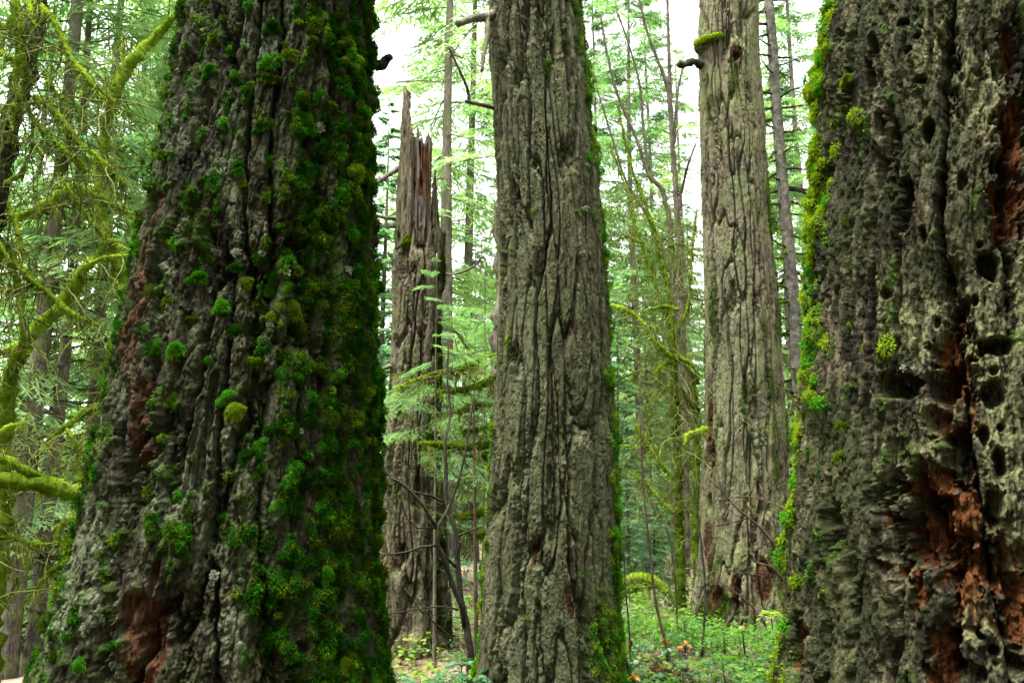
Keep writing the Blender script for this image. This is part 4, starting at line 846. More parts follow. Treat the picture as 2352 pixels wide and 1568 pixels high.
mossy_tree('mossy_tree', 'leaning dark trunk at the picture edge with curving branches draped in dripping moss', [
    [(95, -60, 6.3, 38), (82, 20, 6.2, 35), (70, 110, 6.1, 32), (42, 220, 6.05, 30), (15, 320, 6.0, 32), (-5, 440, 6.0, 36), (-28, 600, 6.0, 38), (-60, 900, 6.0, 42), (-80, 1250, 6.0, 48)],
    [(95, 15, 6.1, 8), (118, 40, 5.95, 8), (140, 80, 5.9, 8), (160, 128, 5.85, 8), (190, 165, 5.8, 8), (222, 205, 5.75, 6), (258, 258, 5.7, 4)],
    [(222, 200, 5.75, 4), (262, 232, 5.7, 4), (300, 262, 5.6, 2)],
    [(80, 225, 6.05, 10), (118, 248, 5.9, 10), (150, 285, 5.85, 9), (190, 335, 5.8, 8), (235, 368, 5.75, 6), (290, 425, 5.7, 3)],
    [(38, 0, 6.0, 10), (45, 60, 5.9, 10), (45, 130, 5.85, 13), (38, 190, 5.8, 12), (58, 240, 5.8, 9), (88, 290, 5.8, 7), (118, 318, 5.75, 6), (150, 345, 5.7, 6), (190, 378, 5.7, 5), (205, 420, 5.7, 3)],
    [(30, 0, 5.9, 9), (32, 40, 5.8, 9), (42, 90, 5.75, 7), (55, 150, 5.7, 6), (62, 220, 5.7, 4)],
    [(68, 0, 6.0, 9), (72, 35, 5.9, 8), (80, 60, 5.85, 3)],
    [(0, 62, 6.0, 10), (25, 62, 5.9, 9), (45, 72, 5.85, 5)], [(-5, 118, 6.1, 8), (20, 132, 6.0, 8), (45, 140, 6.0, 5)],
    [(12, 300, 6.0, 9), (25, 250, 5.8, 8), (33, 245, 5.75, 7), (28, 300, 5.7, 5)],
    [(15, 420, 6.0, 8), (50, 395, 5.9, 7), (78, 330, 5.85, 4)],
    [(100, 170, 6.0, 5), (118, 195, 5.9, 6), (130, 215, 5.9, 4), (165, 240, 5.8, 2.5), (190, 285, 5.8, 2)],
    [(-10, 545, 6.0, 10), (20, 590, 5.9, 9), (58, 628, 5.85, 10), (90, 655, 5.8, 8), (130, 690, 5.8, 8), (175, 725, 5.75, 6), (235, 748, 5.7, 2.5)],
    [(-10, 668, 6.0, 10), (30, 665, 5.9, 11), (70, 655, 5.85, 11), (100, 648, 5.8, 9)],
    [(0, 580, 6.0, 9), (28, 620, 5.9, 9), (42, 650, 5.9, 8), (50, 720, 5.85, 7), (52, 800, 5.85, 8)],
    [(20, 468, 6.0, 5), (40, 520, 5.9, 6), (48, 570, 5.85, 9), (52, 590, 5.85, 3)],
], 21, bare_trunk=True, fat=.66, twigs=13, twl=.75, hl=.09, hang=150, droop=.35)
mossy_tree('mossy_tree', 'maple with thick yellow green mossy limbs bent across the gap beside the cushioned trunk', [
    [(255, 553, 8.0, 9), (225, 585, 7.95, 11), (190, 620, 7.9, 14), (172, 660, 7.9, 18), (140, 700, 7.9, 18), (95, 745, 7.9, 17), (60, 785, 7.9, 17), (35, 830, 7.95, 17), (22, 880, 8.0, 19), (12, 960, 8.0, 21), (5, 1050, 8.0, 22), (0, 1200, 8.0, 24)],
    [(172, 640, 7.9, 8), (200, 612, 7.8, 8), (235, 594, 7.7, 6), (270, 588, 7.6, 4), (312, 585, 7.5, 3)],
    [(240, 562, 8.0, 8), (262, 556, 7.95, 9), (275, 566, 7.9, 6), (298, 573, 7.85, 5)],
    [(243, 556, 8.0, 4), (225, 530, 7.9, 6), (205, 505, 7.85, 6), (182, 470, 7.8, 5), (155, 430, 7.75, 5), (140, 408, 7.7, 3)],
    [(20, 862, 8.0, 10), (50, 830, 7.9, 9), (75, 800, 7.85, 6)], [(55, 785, 7.9, 12), (20, 800, 7.9, 12), (-20, 822, 7.9, 12)],
    [(15, 1000, 8.0, 12), (-30, 960, 8.1, 10)],
], 22, fat=.8, twigs=11, twl=.7, hl=.08)
mossy_tree('mossy_tree', 'half hidden maple whose leaning limb rises above the cushioned trunk flank', [
    [(470, -40, 9.4, 9), (425, 10, 9.3, 11), (385, 55, 9.2, 11), (340, 102, 9.2, 14), (310, 135, 9.1, 15), (286, 165, 9.1, 16), (270, 200, 9.0, 15), (258, 248, 9.0, 14), (243, 290, 9.0, 13), (233, 350, 9.0, 14), (225, 385, 9.0, 15), (240, 520, 9.0, 16), (300, 700, 9.0, 20), (340, 900, 9.0, 22), (350, 1150, 9.0, 26)],
    [(268, 206, 9.0, 14), (262, 190, 8.9, 17), (262, 175, 8.9, 8)], [(286, 165, 9.1, 7), (283, 120, 9.1, 5), (285, 80, 9.1, 3)],
    [(330, 500, 9.0, 8), (250, 470, 8.8, 12), (185, 435, 8.6, 15), (150, 440, 8.5, 15), (110, 468, 8.4, 17), (70, 492, 8.4, 15), (20, 502, 8.3, 12)],
    [(345, 950, 9.0, 10), (290, 930, 8.6, 11), (240, 932, 8.4, 11), (195, 945, 8.3, 11), (172, 965, 8.3, 9), (140, 988, 8.3, 7), (110, 1010, 8.2, 5), (88, 1035, 8.2, 3)],
    [(152, 985, 8.3, 5), (168, 1010, 8.2, 5), (178, 1050, 8.2, 4), (188, 1082, 8.2, 2.5)], [(190, 978, 8.3, 6), (220, 985, 8.3, 4)],
    [(340, 1180, 9.0, 9), (260, 1195, 8.6, 9), (170, 1192, 8.2, 9), (145, 1200, 8.2, 8), (135, 1235, 8.2, 9), (150, 1262, 8.2, 6)],
    [(330, 1330, 9.0, 9), (200, 1290, 8.4, 8), (120, 1310, 8.3, 8), (95, 1340, 8.2, 6), (60, 1380, 8.2, 3)],
    [(170, 1020, 8.4, 5), (200, 1015, 8.3, 7), (225, 1010, 8.3, 5)], [(260, 1065, 8.6, 6), (200, 1072, 8.4, 5), (150, 1080, 8.3, 4)],
], 23, fat=.8, twigs=11, twl=.7, hl=.08)
mossy_tree('mossy_tree', 'low maple with a thick level limb furred in bright moss', [
    [(260, 1150, 7.2, 11), (190, 1137, 7.1, 18), (120, 1118, 7.0, 19), (60, 1108, 6.9, 18), (0, 1103, 6.8, 17), (-80, 1110, 6.8, 22), (-120, 1200, 6.8, 26), (-125, 1400, 6.8, 30)],
    [(-20, 1050, 6.9, 10), (15, 1055, 6.9, 12), (50, 1075, 6.9, 10), (90, 1092, 6.95, 10), (130, 1105, 7.0, 6)],
    [(-20, 1240, 6.9, 6), (30, 1235, 6.9, 5), (90, 1250, 6.9, 4), (130, 1246, 6.9, 3)],
    [(-20, 1010, 6.9, 8), (20, 980, 6.9, 6), (60, 970, 6.9, 3)],
], 24, twigs=8, twl=.7, hl=.09, hang=160)
# right of the middle fir
mossy_tree('vine_maple', 'slender vine maple with several mossy stems fanning up before the pale fir', [
    [(1419, 240, 13.5, 3), (1444, 360, 13.3, 4), (1484, 475, 13, 5), (1512, 560, 12.8, 6), (1534, 660, 12.6, 8), (1545, 780, 12.5, 10), (1552, 930, 12.5, 13), (1556, 1050, 12.5, 14), (1560, 1200, 12.5, 15), (1566, 1390, 12.5, 17)],
    [(1400, 330, 14, 2), (1440, 440, 13.8, 3), (1460, 520, 13.5, 4), (1500, 640, 13, 5), (1540, 760, 12.6, 6)],
    [(1459, 975, 13, 9), (1478, 1008, 12.9, 9), (1500, 1040, 12.8, 9), (1530, 1080, 12.6, 9), (1556, 1110, 12.5, 9)], [(1420, 1024, 13.2, 4), (1445, 1024, 13.1, 4), (1485, 1030, 12.9, 4)],
    [(1430, 1075, 13, 4), (1450, 1085, 13, 5), (1485, 1110, 12.8, 6), (1520, 1150, 12.6, 7), (1552, 1180, 12.5, 7)],
    [(1600, 880, 12.2, 14), (1585, 840, 12.1, 13), (1560, 825, 12.0, 12), (1535, 815, 11.9, 10), (1515, 795, 11.8, 9), (1490, 770, 11.8, 6)],
    [(1560, 825, 12.0, 7), (1535, 832, 11.9, 9), (1515, 845, 11.8, 10), (1500, 860, 11.7, 7)], [(1592, 870, 12.1, 8), (1602, 960, 12.2, 12), (1598, 1100, 12.2, 13), (1600, 1300, 12.3, 14)],
    [(1405, 700, 12.5, 5), (1440, 712, 12.3, 7), (1470, 735, 12.2, 7), (1500, 780, 12.1, 6), (1520, 800, 12, 5)], [(1480, 712, 12, 5), (1530, 705, 12, 6), (1560, 712, 12, 5)],
    [(1622, 985, 11.5, 12), (1600, 992, 11.3, 12), (1580, 1000, 11.2, 10), (1573, 1022, 11.1, 8), (1575, 1050, 11.1, 3)],
    [(1480, 560, 13, 3), (1440, 545, 13.2, 3), (1400, 560, 13.4, 2)], [(1512, 580, 12.9, 4), (1560, 560, 13, 3), (1600, 590, 13, 2)], [(1545, 780, 12.5, 6), (1580, 700, 12.6, 4), (1590, 560, 12.8, 4), (1600, 480, 13, 3)],
    [(1570, 940, 12.4, 7), (1540, 900, 12.3, 6), (1510, 900, 12.2, 5), (1490, 930, 12.1, 3)], [(1595, 940, 12.2, 8), (1575, 910, 12.1, 8), (1560, 880, 12, 5)],
], 25, fat=.62, twigs=15, twl=1.2, hl=.10, fuzz=240, hang=22, fl=.030, fw=.010)
mossy_tree('fallen_limb', 'arched mossy fallen limb lying in the leaf litter beyond the herbs', [
    [(1400, 1342, 14.2, 9), (1440, 1330, 14.1, 9), (1478, 1325, 14, 10), (1510, 1338, 13.9, 11), (1540, 1365, 13.8, 10), (1560, 1395, 13.7, 9)],
    [(1395, 1380, 13.6, 10), (1430, 1362, 13.8, 9), (1470, 1345, 13.9, 9), (1500, 1335, 13.9, 7)], [(1462, 1355, 13.9, 12), (1475, 1380, 13.7, 12), (1490, 1402, 13.6, 13)], [(1405, 1400, 13.5, 12), (1425, 1412, 13.3, 11), (1450, 1425, 13.2, 8)],
], 26, base_limb=0, twigs=6, twl=.7, hl=.15, fuzz=300, hang=40, fl=.03, fw=.011, cat='fallen limb', limb_name='branch')
# slim dark-branched trunk with level mossy boughs, partly behind the middle fir
mossy_tree('slim_conifer', 'grey trunk mostly hidden behind the middle fir with level mossy boughs toward the snag', [
    [(1182, 250, 9.6, 32), (1178, 400, 9.6, 34), (1172, 600, 9.6, 36), (1165, 900, 9.6, 37), (1160, 1200, 9.6, 40), (1155, 1480, 9.6, 44)],
    [(1160, 1018, 9.3, 7), (1120, 1022, 9.1, 8), (1080, 1026, 8.9, 8), (1040, 1024, 8.7, 9), (1000, 1020, 8.5, 8), (963, 1016, 8.3, 6)],
    [(1160, 1040, 9.3, 5), (1120, 1043, 9.1, 6), (1070, 1046, 8.9, 4)], [(1150, 1068, 9.3, 5), (1100, 1070, 9, 4)], [(1150, 1085, 9.3, 5), (1100, 1085, 9, 4)],
    [(1150, 1096, 9.3, 6), (1110, 1100, 9.1, 7), (1060, 1105, 8.9, 5), (1040, 1115, 8.8, 3)], [(1150, 1170, 9.3, 8), (1110, 1175, 9.1, 9), (1070, 1185, 8.9, 8), (1035, 1180, 8.7, 6)],
    [(1150, 860, 9.3, 6), (1110, 880, 9.1, 6), (1060, 895, 8.9, 6), (1010, 900, 8.7, 4)], [(1150, 925, 9.3, 6), (1100, 930, 9, 6), (1050, 945, 8.8, 4), (1020, 950, 8.7, 3)],
    [(1150, 815, 9.3, 5), (1110, 820, 9.1, 5), (1060, 850, 8.9, 4), (990, 860, 8.6, 3), (910, 890, 8.3, 2)], [(1140, 970, 9.3, 5), (1100, 985, 9.1, 5), (1060, 990, 9, 3)], [(1150, 1210, 9.3, 7), (1100, 1225, 9, 7), (1050, 1215, 8.8, 4)],
], 27, wood='bark_far', bare_trunk=True, twigs=8, twl=.55, hl=.09, fuzz=330, hang=110, fl=.024, fw=.008, limb_name='bough')

# slim trunk with short dead boughs at the right
def spotted():
    rng = np.random.RandomState(31); D = 14.0
    poly = np.array([(1752, -80), (1764, -20), (1772, 80), (1784, 250), (1798, 430), (1810, 560), (1824, 720), (1834, 880), (1844, 1080), (1850, 1300), (1853, 1400)], float)
    P = np.array([at(x, y, D) for x, y in poly]); r = np.interp(poly[:, 1], [-80, 1400], [10.5, 19]) * px_m(D, 5)
    root = thing('slim_conifer', 'slim spotted trunk ringed with many short dead boughs, beyond the pale fir', 'tree', (P[-1][0], D, gz(P[-1][0], D)))
    C = spline(np.column_stack([P, r]), .12); mb = MB(); tube(mb, C[:, :3], C[:, 3], 14, .18, 6); obj('trunk', mb, M['bark_spotted'], root)
    for y in np.arange(-60, 1330, 20):
        for sd in (-1, 1):
            if rng.rand() < .28: continue
            yy = y + rng.uniform(-12, 12); c = at(np.interp(yy, poly[:, 1], poly[:, 0]), yy, D); L = rng.uniform(.25, .85); az = rng.uniform(-.9, .9)
            d = np.array([sd * math.cos(az), math.sin(az), rng.uniform(-.35, .2)]); T = twig_line(rng, c, d, L, 6, .22, .04)
            md = MB(); S, N = tube(md, T, np.linspace(.026, .009, 7) * rng.uniform(.7, 1.2), 5, .3, 9)
            for q in range(2):
                T2 = twig_line(rng, T[rng.randint(2, 6)], d + rng.normal(size=3) * .7, L * .5, 4, .4, .05); tube(md, T2, np.linspace(.007, .003, 5), 3)
            o = obj('dead_bough', md, M['bark_mossy'], root)
            if y > 450 or rng.rand() < .4:
                mm = MB(); moss_on(mm, S, N, int(150 * L), rng, .04, .014, int(25 * L), .12); obj('moss_fringe', mm, M['moss_limb'], o)
spotted()

# bare tall broadleaf stems against the bright sky
def bare_tree(name, label, stems, seed, D_tw=.9, wood='twig', ntw=10, r_tw=.006, group=None, cat='tree', up=.35, leaf=None):
    rng = np.random.RandomState(seed); p0 = at(*stems[0][-1][:3]); root = thing(name, label, cat, (p0[0], p0[1], gz(p0[0], p0[1])), 0, group)
    mt = MB()
    for k, l in enumerate(stems):
        A = np.array([[*at(x, y, Y), rp * px_m(Y, 4)] for x, y, Y, rp in l])
        if k == 0:
            e = A[-1]; g = gz(e[0], e[1]) - .05
            if e[2] > g: A = np.vstack([A, [e[0], e[1], g, e[3] * 1.15]])
        C = spline(A, .08); mb = MB(); tube(mb, C[:, :3] + rng.normal(size=(len(C), 3)) * .12 * C[:, 3:4], C[:, 3], 7, .2, 10); obj('stem', mb, M[wood], root)
        ln = np.linalg.norm(np.diff(C[:, :3], axis=0), axis=1).sum()
        for q in range(int(ntw * ln)):
            i = rng.randint(0, int(len(C) * .92) + 1); d = rng.normal(size=3) * .8 + np.array([0, 0, up]); L = D_tw * rng.uniform(.4, 1.2)
            T = twig_line(rng, C[i, :3], d, L, 6, .3, -up * .15); tube(mt, T, np.linspace(min(r_tw, C[i, 3] * .7), r_tw * .35, 7), 4)
            for q2 in range(3):
                T2 = twig_line(rng, T[rng.randint(1, 6)], d + rng.normal(size=3) * .9, L * .5, 4, .35, -up * .1); tube(mt, T2, np.linspace(r_tw * .5, r_tw * .25, 5), 3)
    if len(mt.v): obj('twigs', mt, M[wood], root)
    return root
bare_tree('bare_tree', 'thin leafless tree with upright twigs against the bright sky, beside the pale fir', [
    [(1532, -40, 19, 3), (1536, 100, 19, 4), (1540, 230, 19, 5), (1544, 320, 19, 6), (1552, 430, 19, 7), (1560, 600, 19, 8), (1570, 900, 19, 10), (1575, 1300, 19, 12)],
    [(1464, -20, 19, 3), (1480, 50, 19, 3), (1494, 95, 19, 4), (1515, 150, 19, 4), (1534, 205, 19, 5), (1543, 300, 19, 6)], [(1572, 140, 19, 2.5), (1556, 220, 19, 3), (1549, 330, 19, 4)], [(1598, 330, 18.5, 2.5), (1580, 380, 18.6, 3), (1562, 450, 19, 4)],
], 33, .9, 'twig_pale', 8, .006)
bare_tree('bare_tree', 'leafless sapling with long arching pale stems leaning off the mossy side of the middle fir', [
    [(1380, 40, 17, 2.5), (1400, 150, 17, 3), (1425, 235, 17, 3.5), (1462, 320, 17, 4), (1490, 400, 17, 5), (1525, 450, 17, 6), (1545, 600, 17, 7), (1550, 1000, 17, 9), (1552, 1300, 17, 10)],
    [(1419, 30, 17, 2), (1450, 120, 17, 2.5), (1470, 200, 17, 3), (1478, 300, 17, 3.5), (1490, 390, 17, 4)], [(1370, 200, 17, 2), (1410, 330, 17, 2.5), (1440, 420, 17, 3), (1500, 520, 17, 4), (1545, 640, 17, 5)],
], 34, .8, 'twig_pale', 9, .006)
# leafless shrub in front of the snag, traced from the photo
bare_tree('bare_shrub', 'leafless forked shrub with dark twin stems standing in front of the snag', [
    [(1030, 790, 8.1, 1.5), (1028, 880, 8.1, 2), (1035, 950, 8.1, 2.5), (1023, 1010, 8.0, 3.5), (1025, 1099, 8.0, 4.5), (1024, 1144, 8.0, 5), (1030, 1170, 8.0, 5), (1050, 1228, 8.0, 5.5), (1052, 1308, 8.0, 6), (1064, 1398, 8.0, 7), (1080, 1488, 8.0, 8)],
    [(1083, 930, 8.0, 2), (1075, 1000, 7.95, 2.5), (1055, 1099, 7.9, 3), (1034, 1156, 7.9, 3.5), (1022, 1180, 7.85, 4), (1006, 1208, 7.8, 5), (1006, 1249, 7.8, 5), (1022, 1292, 7.85, 5.5), (1036, 1334, 7.9, 6), (1060, 1394, 7.95, 6), (1068, 1440, 8.0, 7)],
    [(895, 1095, 7.6, 2), (933, 1118, 7.65, 3), (966, 1154, 7.7, 3.5), (1004, 1212, 7.8, 4)], [(880, 1070, 7.7, 1.5), (905, 1102, 7.75, 2), (948, 1128, 7.8, 2.5), (990, 1138, 7.9, 3), (1022, 1154, 8.0, 3)],
    [(867, 1272, 7.6, 1.5), (894, 1273, 7.6, 2), (933, 1268, 7.65, 2.5), (969, 1255, 7.7, 3), (1004, 1252, 7.8, 3)], [(1007, 1252, 7.8, 3), (1025, 1279, 7.9, 3), (1048, 1304, 8.0, 3)],
    [(1053, 1231, 8.0, 3), (1080, 1218, 7.95, 2.5), (1106, 1210, 7.9, 2)], [(925, 1100, 7.7, 1.2), (922, 1140, 7.7, 1.5), (935, 1190, 7.72, 1.8), (960, 1212, 7.75, 2), (1000, 1212, 7.8, 2.2)],
    [(1053, 1400, 7.9, 2), (1010, 1392, 7.8, 1.8), (940, 1402, 7.7, 1.5), (875, 1412, 7.6, 1.2)], [(1040, 1470, 7.9, 2.2), (1010, 1440, 7.8, 2), (965, 1400, 7.75, 1.6), (930, 1350, 7.7, 1.3)],
], 35, .35, 'twig', 8, .003, cat='shrub', up=.05)
bare_tree('bare_shrub', 'reddish leafless shrub leaning across the foot of the pale fir', [
    [(1630, 1098, 9.6, 1.5), (1655, 1122, 9.6, 2), (1695, 1168, 9.6, 2.5), (1740, 1205, 9.6, 3), (1775, 1245, 9.6, 3.5), (1792, 1290, 9.6, 4), (1808, 1390, 9.6, 4.5), (1815, 1470, 9.6, 5)],
    [(1745, 1110, 9.6, 1.5), (1757, 1160, 9.6, 1.8), (1752, 1205, 9.6, 2)], [(1722, 1258, 9.5, 1.5), (1735, 1290, 9.5, 2), (1770, 1300, 9.5, 2.2), (1800, 1335, 9.6, 2.5)],
    [(1640, 1150, 9.7, 1.2), (1700, 1140, 9.65, 1.6), (1760, 1150, 9.6, 1.8), (1815, 1190, 9.6, 2), (1806, 1300, 9.6, 2.5)], [(1620, 1210, 9.7, 1.2), (1680, 1200, 9.65, 1.5), (1730, 1185, 9.6, 1.6)], [(1645, 1330, 9.6, 1.4), (1690, 1360, 9.6, 1.6), (1735, 1400, 9.6, 2), (1760, 1440, 9.6, 2)],
], 36, .5, 'twig_red', 7, .0035, cat='shrub', up=.1)
for i, (st, lab) in enumerate([
    ([[(1470, 960, 8.8, 1.5), (1478, 1110, 8.8, 2), (1492, 1260, 8.8, 2.5), (1508, 1390, 8.8, 3), (1534, 1500, 8.8, 4)]], 'thin brown sapling holding orange dead leaves over the rotten stump'),
    ([[(1590, 1090, 9.2, 1.5), (1605, 1200, 9.2, 2), (1618, 1320, 9.2, 2.5), (1620, 1400, 9.2, 2.5), (1612, 1490, 9.2, 3)]], 'pale wavy sapling stem rising before the pale fir foot'),
    ([[(1432, 1240, 8.6, 1.2), (1436, 1340, 8.6, 1.5), (1446, 1460, 8.6, 2)]], 'short wispy sapling stem close to the moss flank of the middle fir'),
    ([[(1088, 900, 8.4, 1.6), (1090, 1100, 8.4, 3), (1092, 1300, 8.4, 4), (1094, 1490, 8.4, 5)]], 'straight reddish sapling stem between the forked shrub and the middle fir'),
    ([[(1530, 1200, 10.2, 1.2), (1548, 1300, 10.2, 1.6), (1556, 1440, 10.2, 2.2)]], 'faint sapling stem in the middle of the herb patch')]):
    bare_tree('bare_sapling', lab, st, 40 + i, .4, 'twig_red' if i in (0, 3) else 'twig', 5, .003, 'bare saplings in the undergrowth', 'sapling', .2)

# ------------------------------------------------------------------ undergrowth
LEAF_V = np.array([(0, 0, 0), (.28, .30, .05), (.28, -.30, .05), (.62, .27, .03), (.62, -.27, .03), (1, 0, -.06), (.3, 0, 0), (.64, 0, -.01)], float)
LEAF_T = np.array([(0, 6, 1), (0, 2, 6), (1, 6, 7), (1, 7, 3), (2, 7, 6), (2, 4, 7), (3, 7, 5), (4, 5, 7)])
def scatter_leaves(mb, pos, az, el, roll, size, mat=0, ratio=1.0):
    n = len(pos)
    if n == 0: return
    ca, sa, ce, se, cr, sr = np.cos(az), np.sin(az), np.cos(el), np.sin(el), np.cos(roll), np.sin(roll)
    X = np.stack([ca * ce, sa * ce, se], 1); Y0 = np.stack([-sa, ca, 0 * ca], 1); Z0 = np.cross(X, Y0)
    Yv = Y0 * cr[:, None] + Z0 * sr[:, None]; Zv = np.cross(X, Yv)
    V = pos[:, None, :] + size[:, None, None] * (X[:, None, :] * LEAF_V[None, :, 0:1] + Yv[:, None, :] * LEAF_V[None, :, 1:2] * ratio + Zv[:, None, :] * LEAF_V[None, :, 2:3])
    T = LEAF_T[None] + (np.arange(n) * 8)[:, None, None]
    mb.add(V.reshape(-1, 3), None, T.reshape(-1, 3), mat)
def herbs():
    rng = np.random.RandomState(51); mats = [M['herb'], M['herb_yellow'], M['herb_blue']]; mb = MB(); n = 9500
    Y = rng.uniform(5.2, 15.5, n); X = np.where(rng.rand(n) < .2, rng.uniform(-2.2, .3, n), rng.uniform(.2, 4.4, n))
    keep = (perlin(X * .9, Y * .9, X * 0, 4) + rng.uniform(-.35, .75, n) > -.05)
    litter = np.exp(-((X - 1.35) ** 2 / .25 + (Y - 6.9) ** 2 / .35)); keep &= rng.rand(n) > litter * .9
    keep &= ~((Y > 12.6) & (X < 3) & (rng.rand(n) < .75))
    X, Y = X[keep], Y[keep]; ms = MB()
    for x, y in zip(X, Y):
        g = gz(x, y); h = rng.uniform(.05, .27) * (1.25 if y > 8.5 else .9); k = rng.randint(4, 9); kind = 1 if perlin(x * 1.1, y * 1.1, 0, 8) + rng.normal() * .25 > .38 else (2 if perlin(x * .8, y * .8, 0, 9) + .25 * (2.2 - x) * .4 + rng.normal() * .2 > .30 else 0)
        a = rng.uniform(0, 2 * math.pi, k); rr = rng.uniform(.01, .13, k); lean = rng.normal(size=2) * .06
        pos = np.stack([x + lean[0] + np.cos(a) * rr, y + lean[1] + np.sin(a) * rr, g + h * rng.uniform(.55, 1.1, k)], 1)
        scatter_leaves(mb, pos, a + rng.normal(size=k) * .5, rng.uniform(-.55, .25, k), rng.normal(size=k) * .35, rng.uniform(.032, .075, k) * (1.1 if kind else 1), kind, rng.uniform(.8, 1.25))
        T = np.array([[x, y, g - .02], [x + lean[0] * .6, y + lean[1] * .6, g + h * .6], [x + lean[0], y + lean[1], g + h]]); tube(ms, T, [.0025, .002, .0015], 3)
    V, Q, Tt = ms.arrays(); mb.add(V, Q, Tt, 0)
    o = obj('ground_cover', mb, mats, kind='stuff'); o['label'] = 'low leafy green herbs covering the forest floor between the trunks'; o['category'] = 'ground cover'
herbs()
def litter():
    rng = np.random.RandomState(52); mb = MB(); n = 9000
    Y = 4.5 + 14 * rng.rand(n) ** 1.1; X = rng.uniform(-3.5, 5.5, n); g = ground_z(X, Y)
    scatter_leaves(mb, np.stack([X, Y, g + rng.uniform(.01, .05, n)], 1), rng.uniform(0, 6.3, n), rng.normal(size=n) * .25, rng.normal(size=n) * .4, rng.uniform(.03, .10, n), 0, 1.0)
    for _ in range(420):
        x, y = rng.uniform(-3, 5), rng.uniform(5, 15); d = np.array([rng.normal(), rng.normal(), 0.02]); T = twig_line(rng, [x, y, gz(x, y) + .03], d, rng.uniform(.15, .6), 4, .3, 0); tube(mb, T, np.linspace(.006, .002, 5), 4)
    o = obj('leaf_litter', mb, M['litter'], kind='stuff'); o['label'] = 'brown fallen leaves and small sticks scattered over the forest floor'; o['category'] = 'leaf litter'
litter()
def pinnate(name, label, px, py, Y, nf, L, seed, mat, group, nl=8, ls=.05, cat='plant', ratio=.95, spread=1.0, el0=.65, frond='frond'):
    rng = np.random.RandomState(seed); p = at(px, py, Y); g = gz(p[0], Y); root = thing(name, label, cat, (p[0], Y, g), 0, group)
    h = max(.04, p[2] - g - .1)
    ms = MB(); tube(ms, [[p[0], Y, g - .05], [p[0] + .01, Y, g + h * .5], [p[0], Y + .01, g + h]], [.008, .007, .006], 6); obj('stem', ms, M['twig'], root)
    for k in range(nf):
        az = k * 2 * math.pi / nf + rng.normal() * .35; el = el0 + rng.normal() * .2; s = np.linspace(0, 1, 9); l = L * rng.uniform(.75, 1.15)
        c = np.stack([s * math.cos(el), 0 * s, s * math.sin(el) - .75 * s ** 2], 1) @ rot_mat(az, 0).T * l * spread + [p[0], Y, g + h]
        mb = MB(); tube(mb, c, np.linspace(.004, .0015, 9), 4)
        for q in range(nl):
            t = .22 + .75 * q / nl; b = np.array([np.interp(t, s, c[:, i]) for i in range(3)])[None]
            for sd in (-1, 1): scatter_leaves(mb, b, np.array([az + sd * 1.15]), np.array([rng.normal() * .15 + .1]), np.array([sd * .25 + rng.normal() * .2]), np.array([ls * (1.15 - .5 * t) * rng.uniform(.85, 1.15)]), 0, ratio)
        scatter_leaves(mb, c[-1:], np.array([az]), np.array([-.4]), np.zeros(1), np.array([ls * .8]), 0, ratio)
        obj(frond, mb, mat, root)
GP = 'glossy leaved evergreen plants by the snag foot'
for i, (x, y, Y, nf, L, lab) in enumerate([
    (905, 1535, 7.0, 6, .34, 'glossy bluish green plant beside the cushioned trunk below the snag'), (965, 1548, 6.8, 6, .36, 'glossy bluish green plant midway below the snag base'),
    (1060, 1500, 7.6, 7, .36, 'glossy plant with drooping leaflets under the forked shrub'), (1085, 1535, 6.9, 6, .36, 'lowest glossy plant touching the lower edge of the middle fir'), (1020, 1555, 6.6, 5, .30, 'small glossy plant in front of the forked shrub base')]):
    pinnate('evergreen_plant', lab, x, y, Y, nf, L, 60 + i, M['herb_blue'], GP)
pinnate('fern', 'small pale green fern among the herbs beside the mossy foot of the middle fir', 1462, 1545, 6.9, 6, .30, 70, M['herb'], None, 16, .028, 'fern', .5)
pinnate('fern', 'feathery fern in the herb patch behind the rotten stump', 1490, 1440, 10.5, 7, .45, 71, M['herb_blue'], None, 18, .05, 'fern', .5)
pinnate('fern', 'broad arching fern low in front of the pale fir', 1660, 1500, 7.6, 8, .42, 72, M['herb'], None, 18, .04, 'fern', .5)
pinnate('fern', 'arching fern against the foot of the decaying trunk', 1765, 1520, 7.0, 7, .36, 73, M['herb'], None, 18, .036, 'fern', .5)
GS = 'young bushy seedlings in the herb patch'
for i, (x, y, Y, lab) in enumerate([(1770, 1385, 9.2, 'upright leafy seedling with yellow leaves under the reddish shrub'), (1570, 1400, 9.4, 'upright leafy seedling at the dark flank of the pale fir'), (1660, 1418, 9.0, 'leafy seedling at the middle of the pale fir foot'), (1795, 1430, 8.4, 'leafy seedling beside the decaying trunk'), (1705, 1425, 8.6, 'short leafy seedling below the pale fir')]):
    pinnate('seedling', lab, x, y, Y, 6, .22, 80 + i, M['herb_yellow'] if i in (0,) else M['herb'], GS, 4, .055, 'plant', 1.2, 1, .4, 'leafy_shoot')
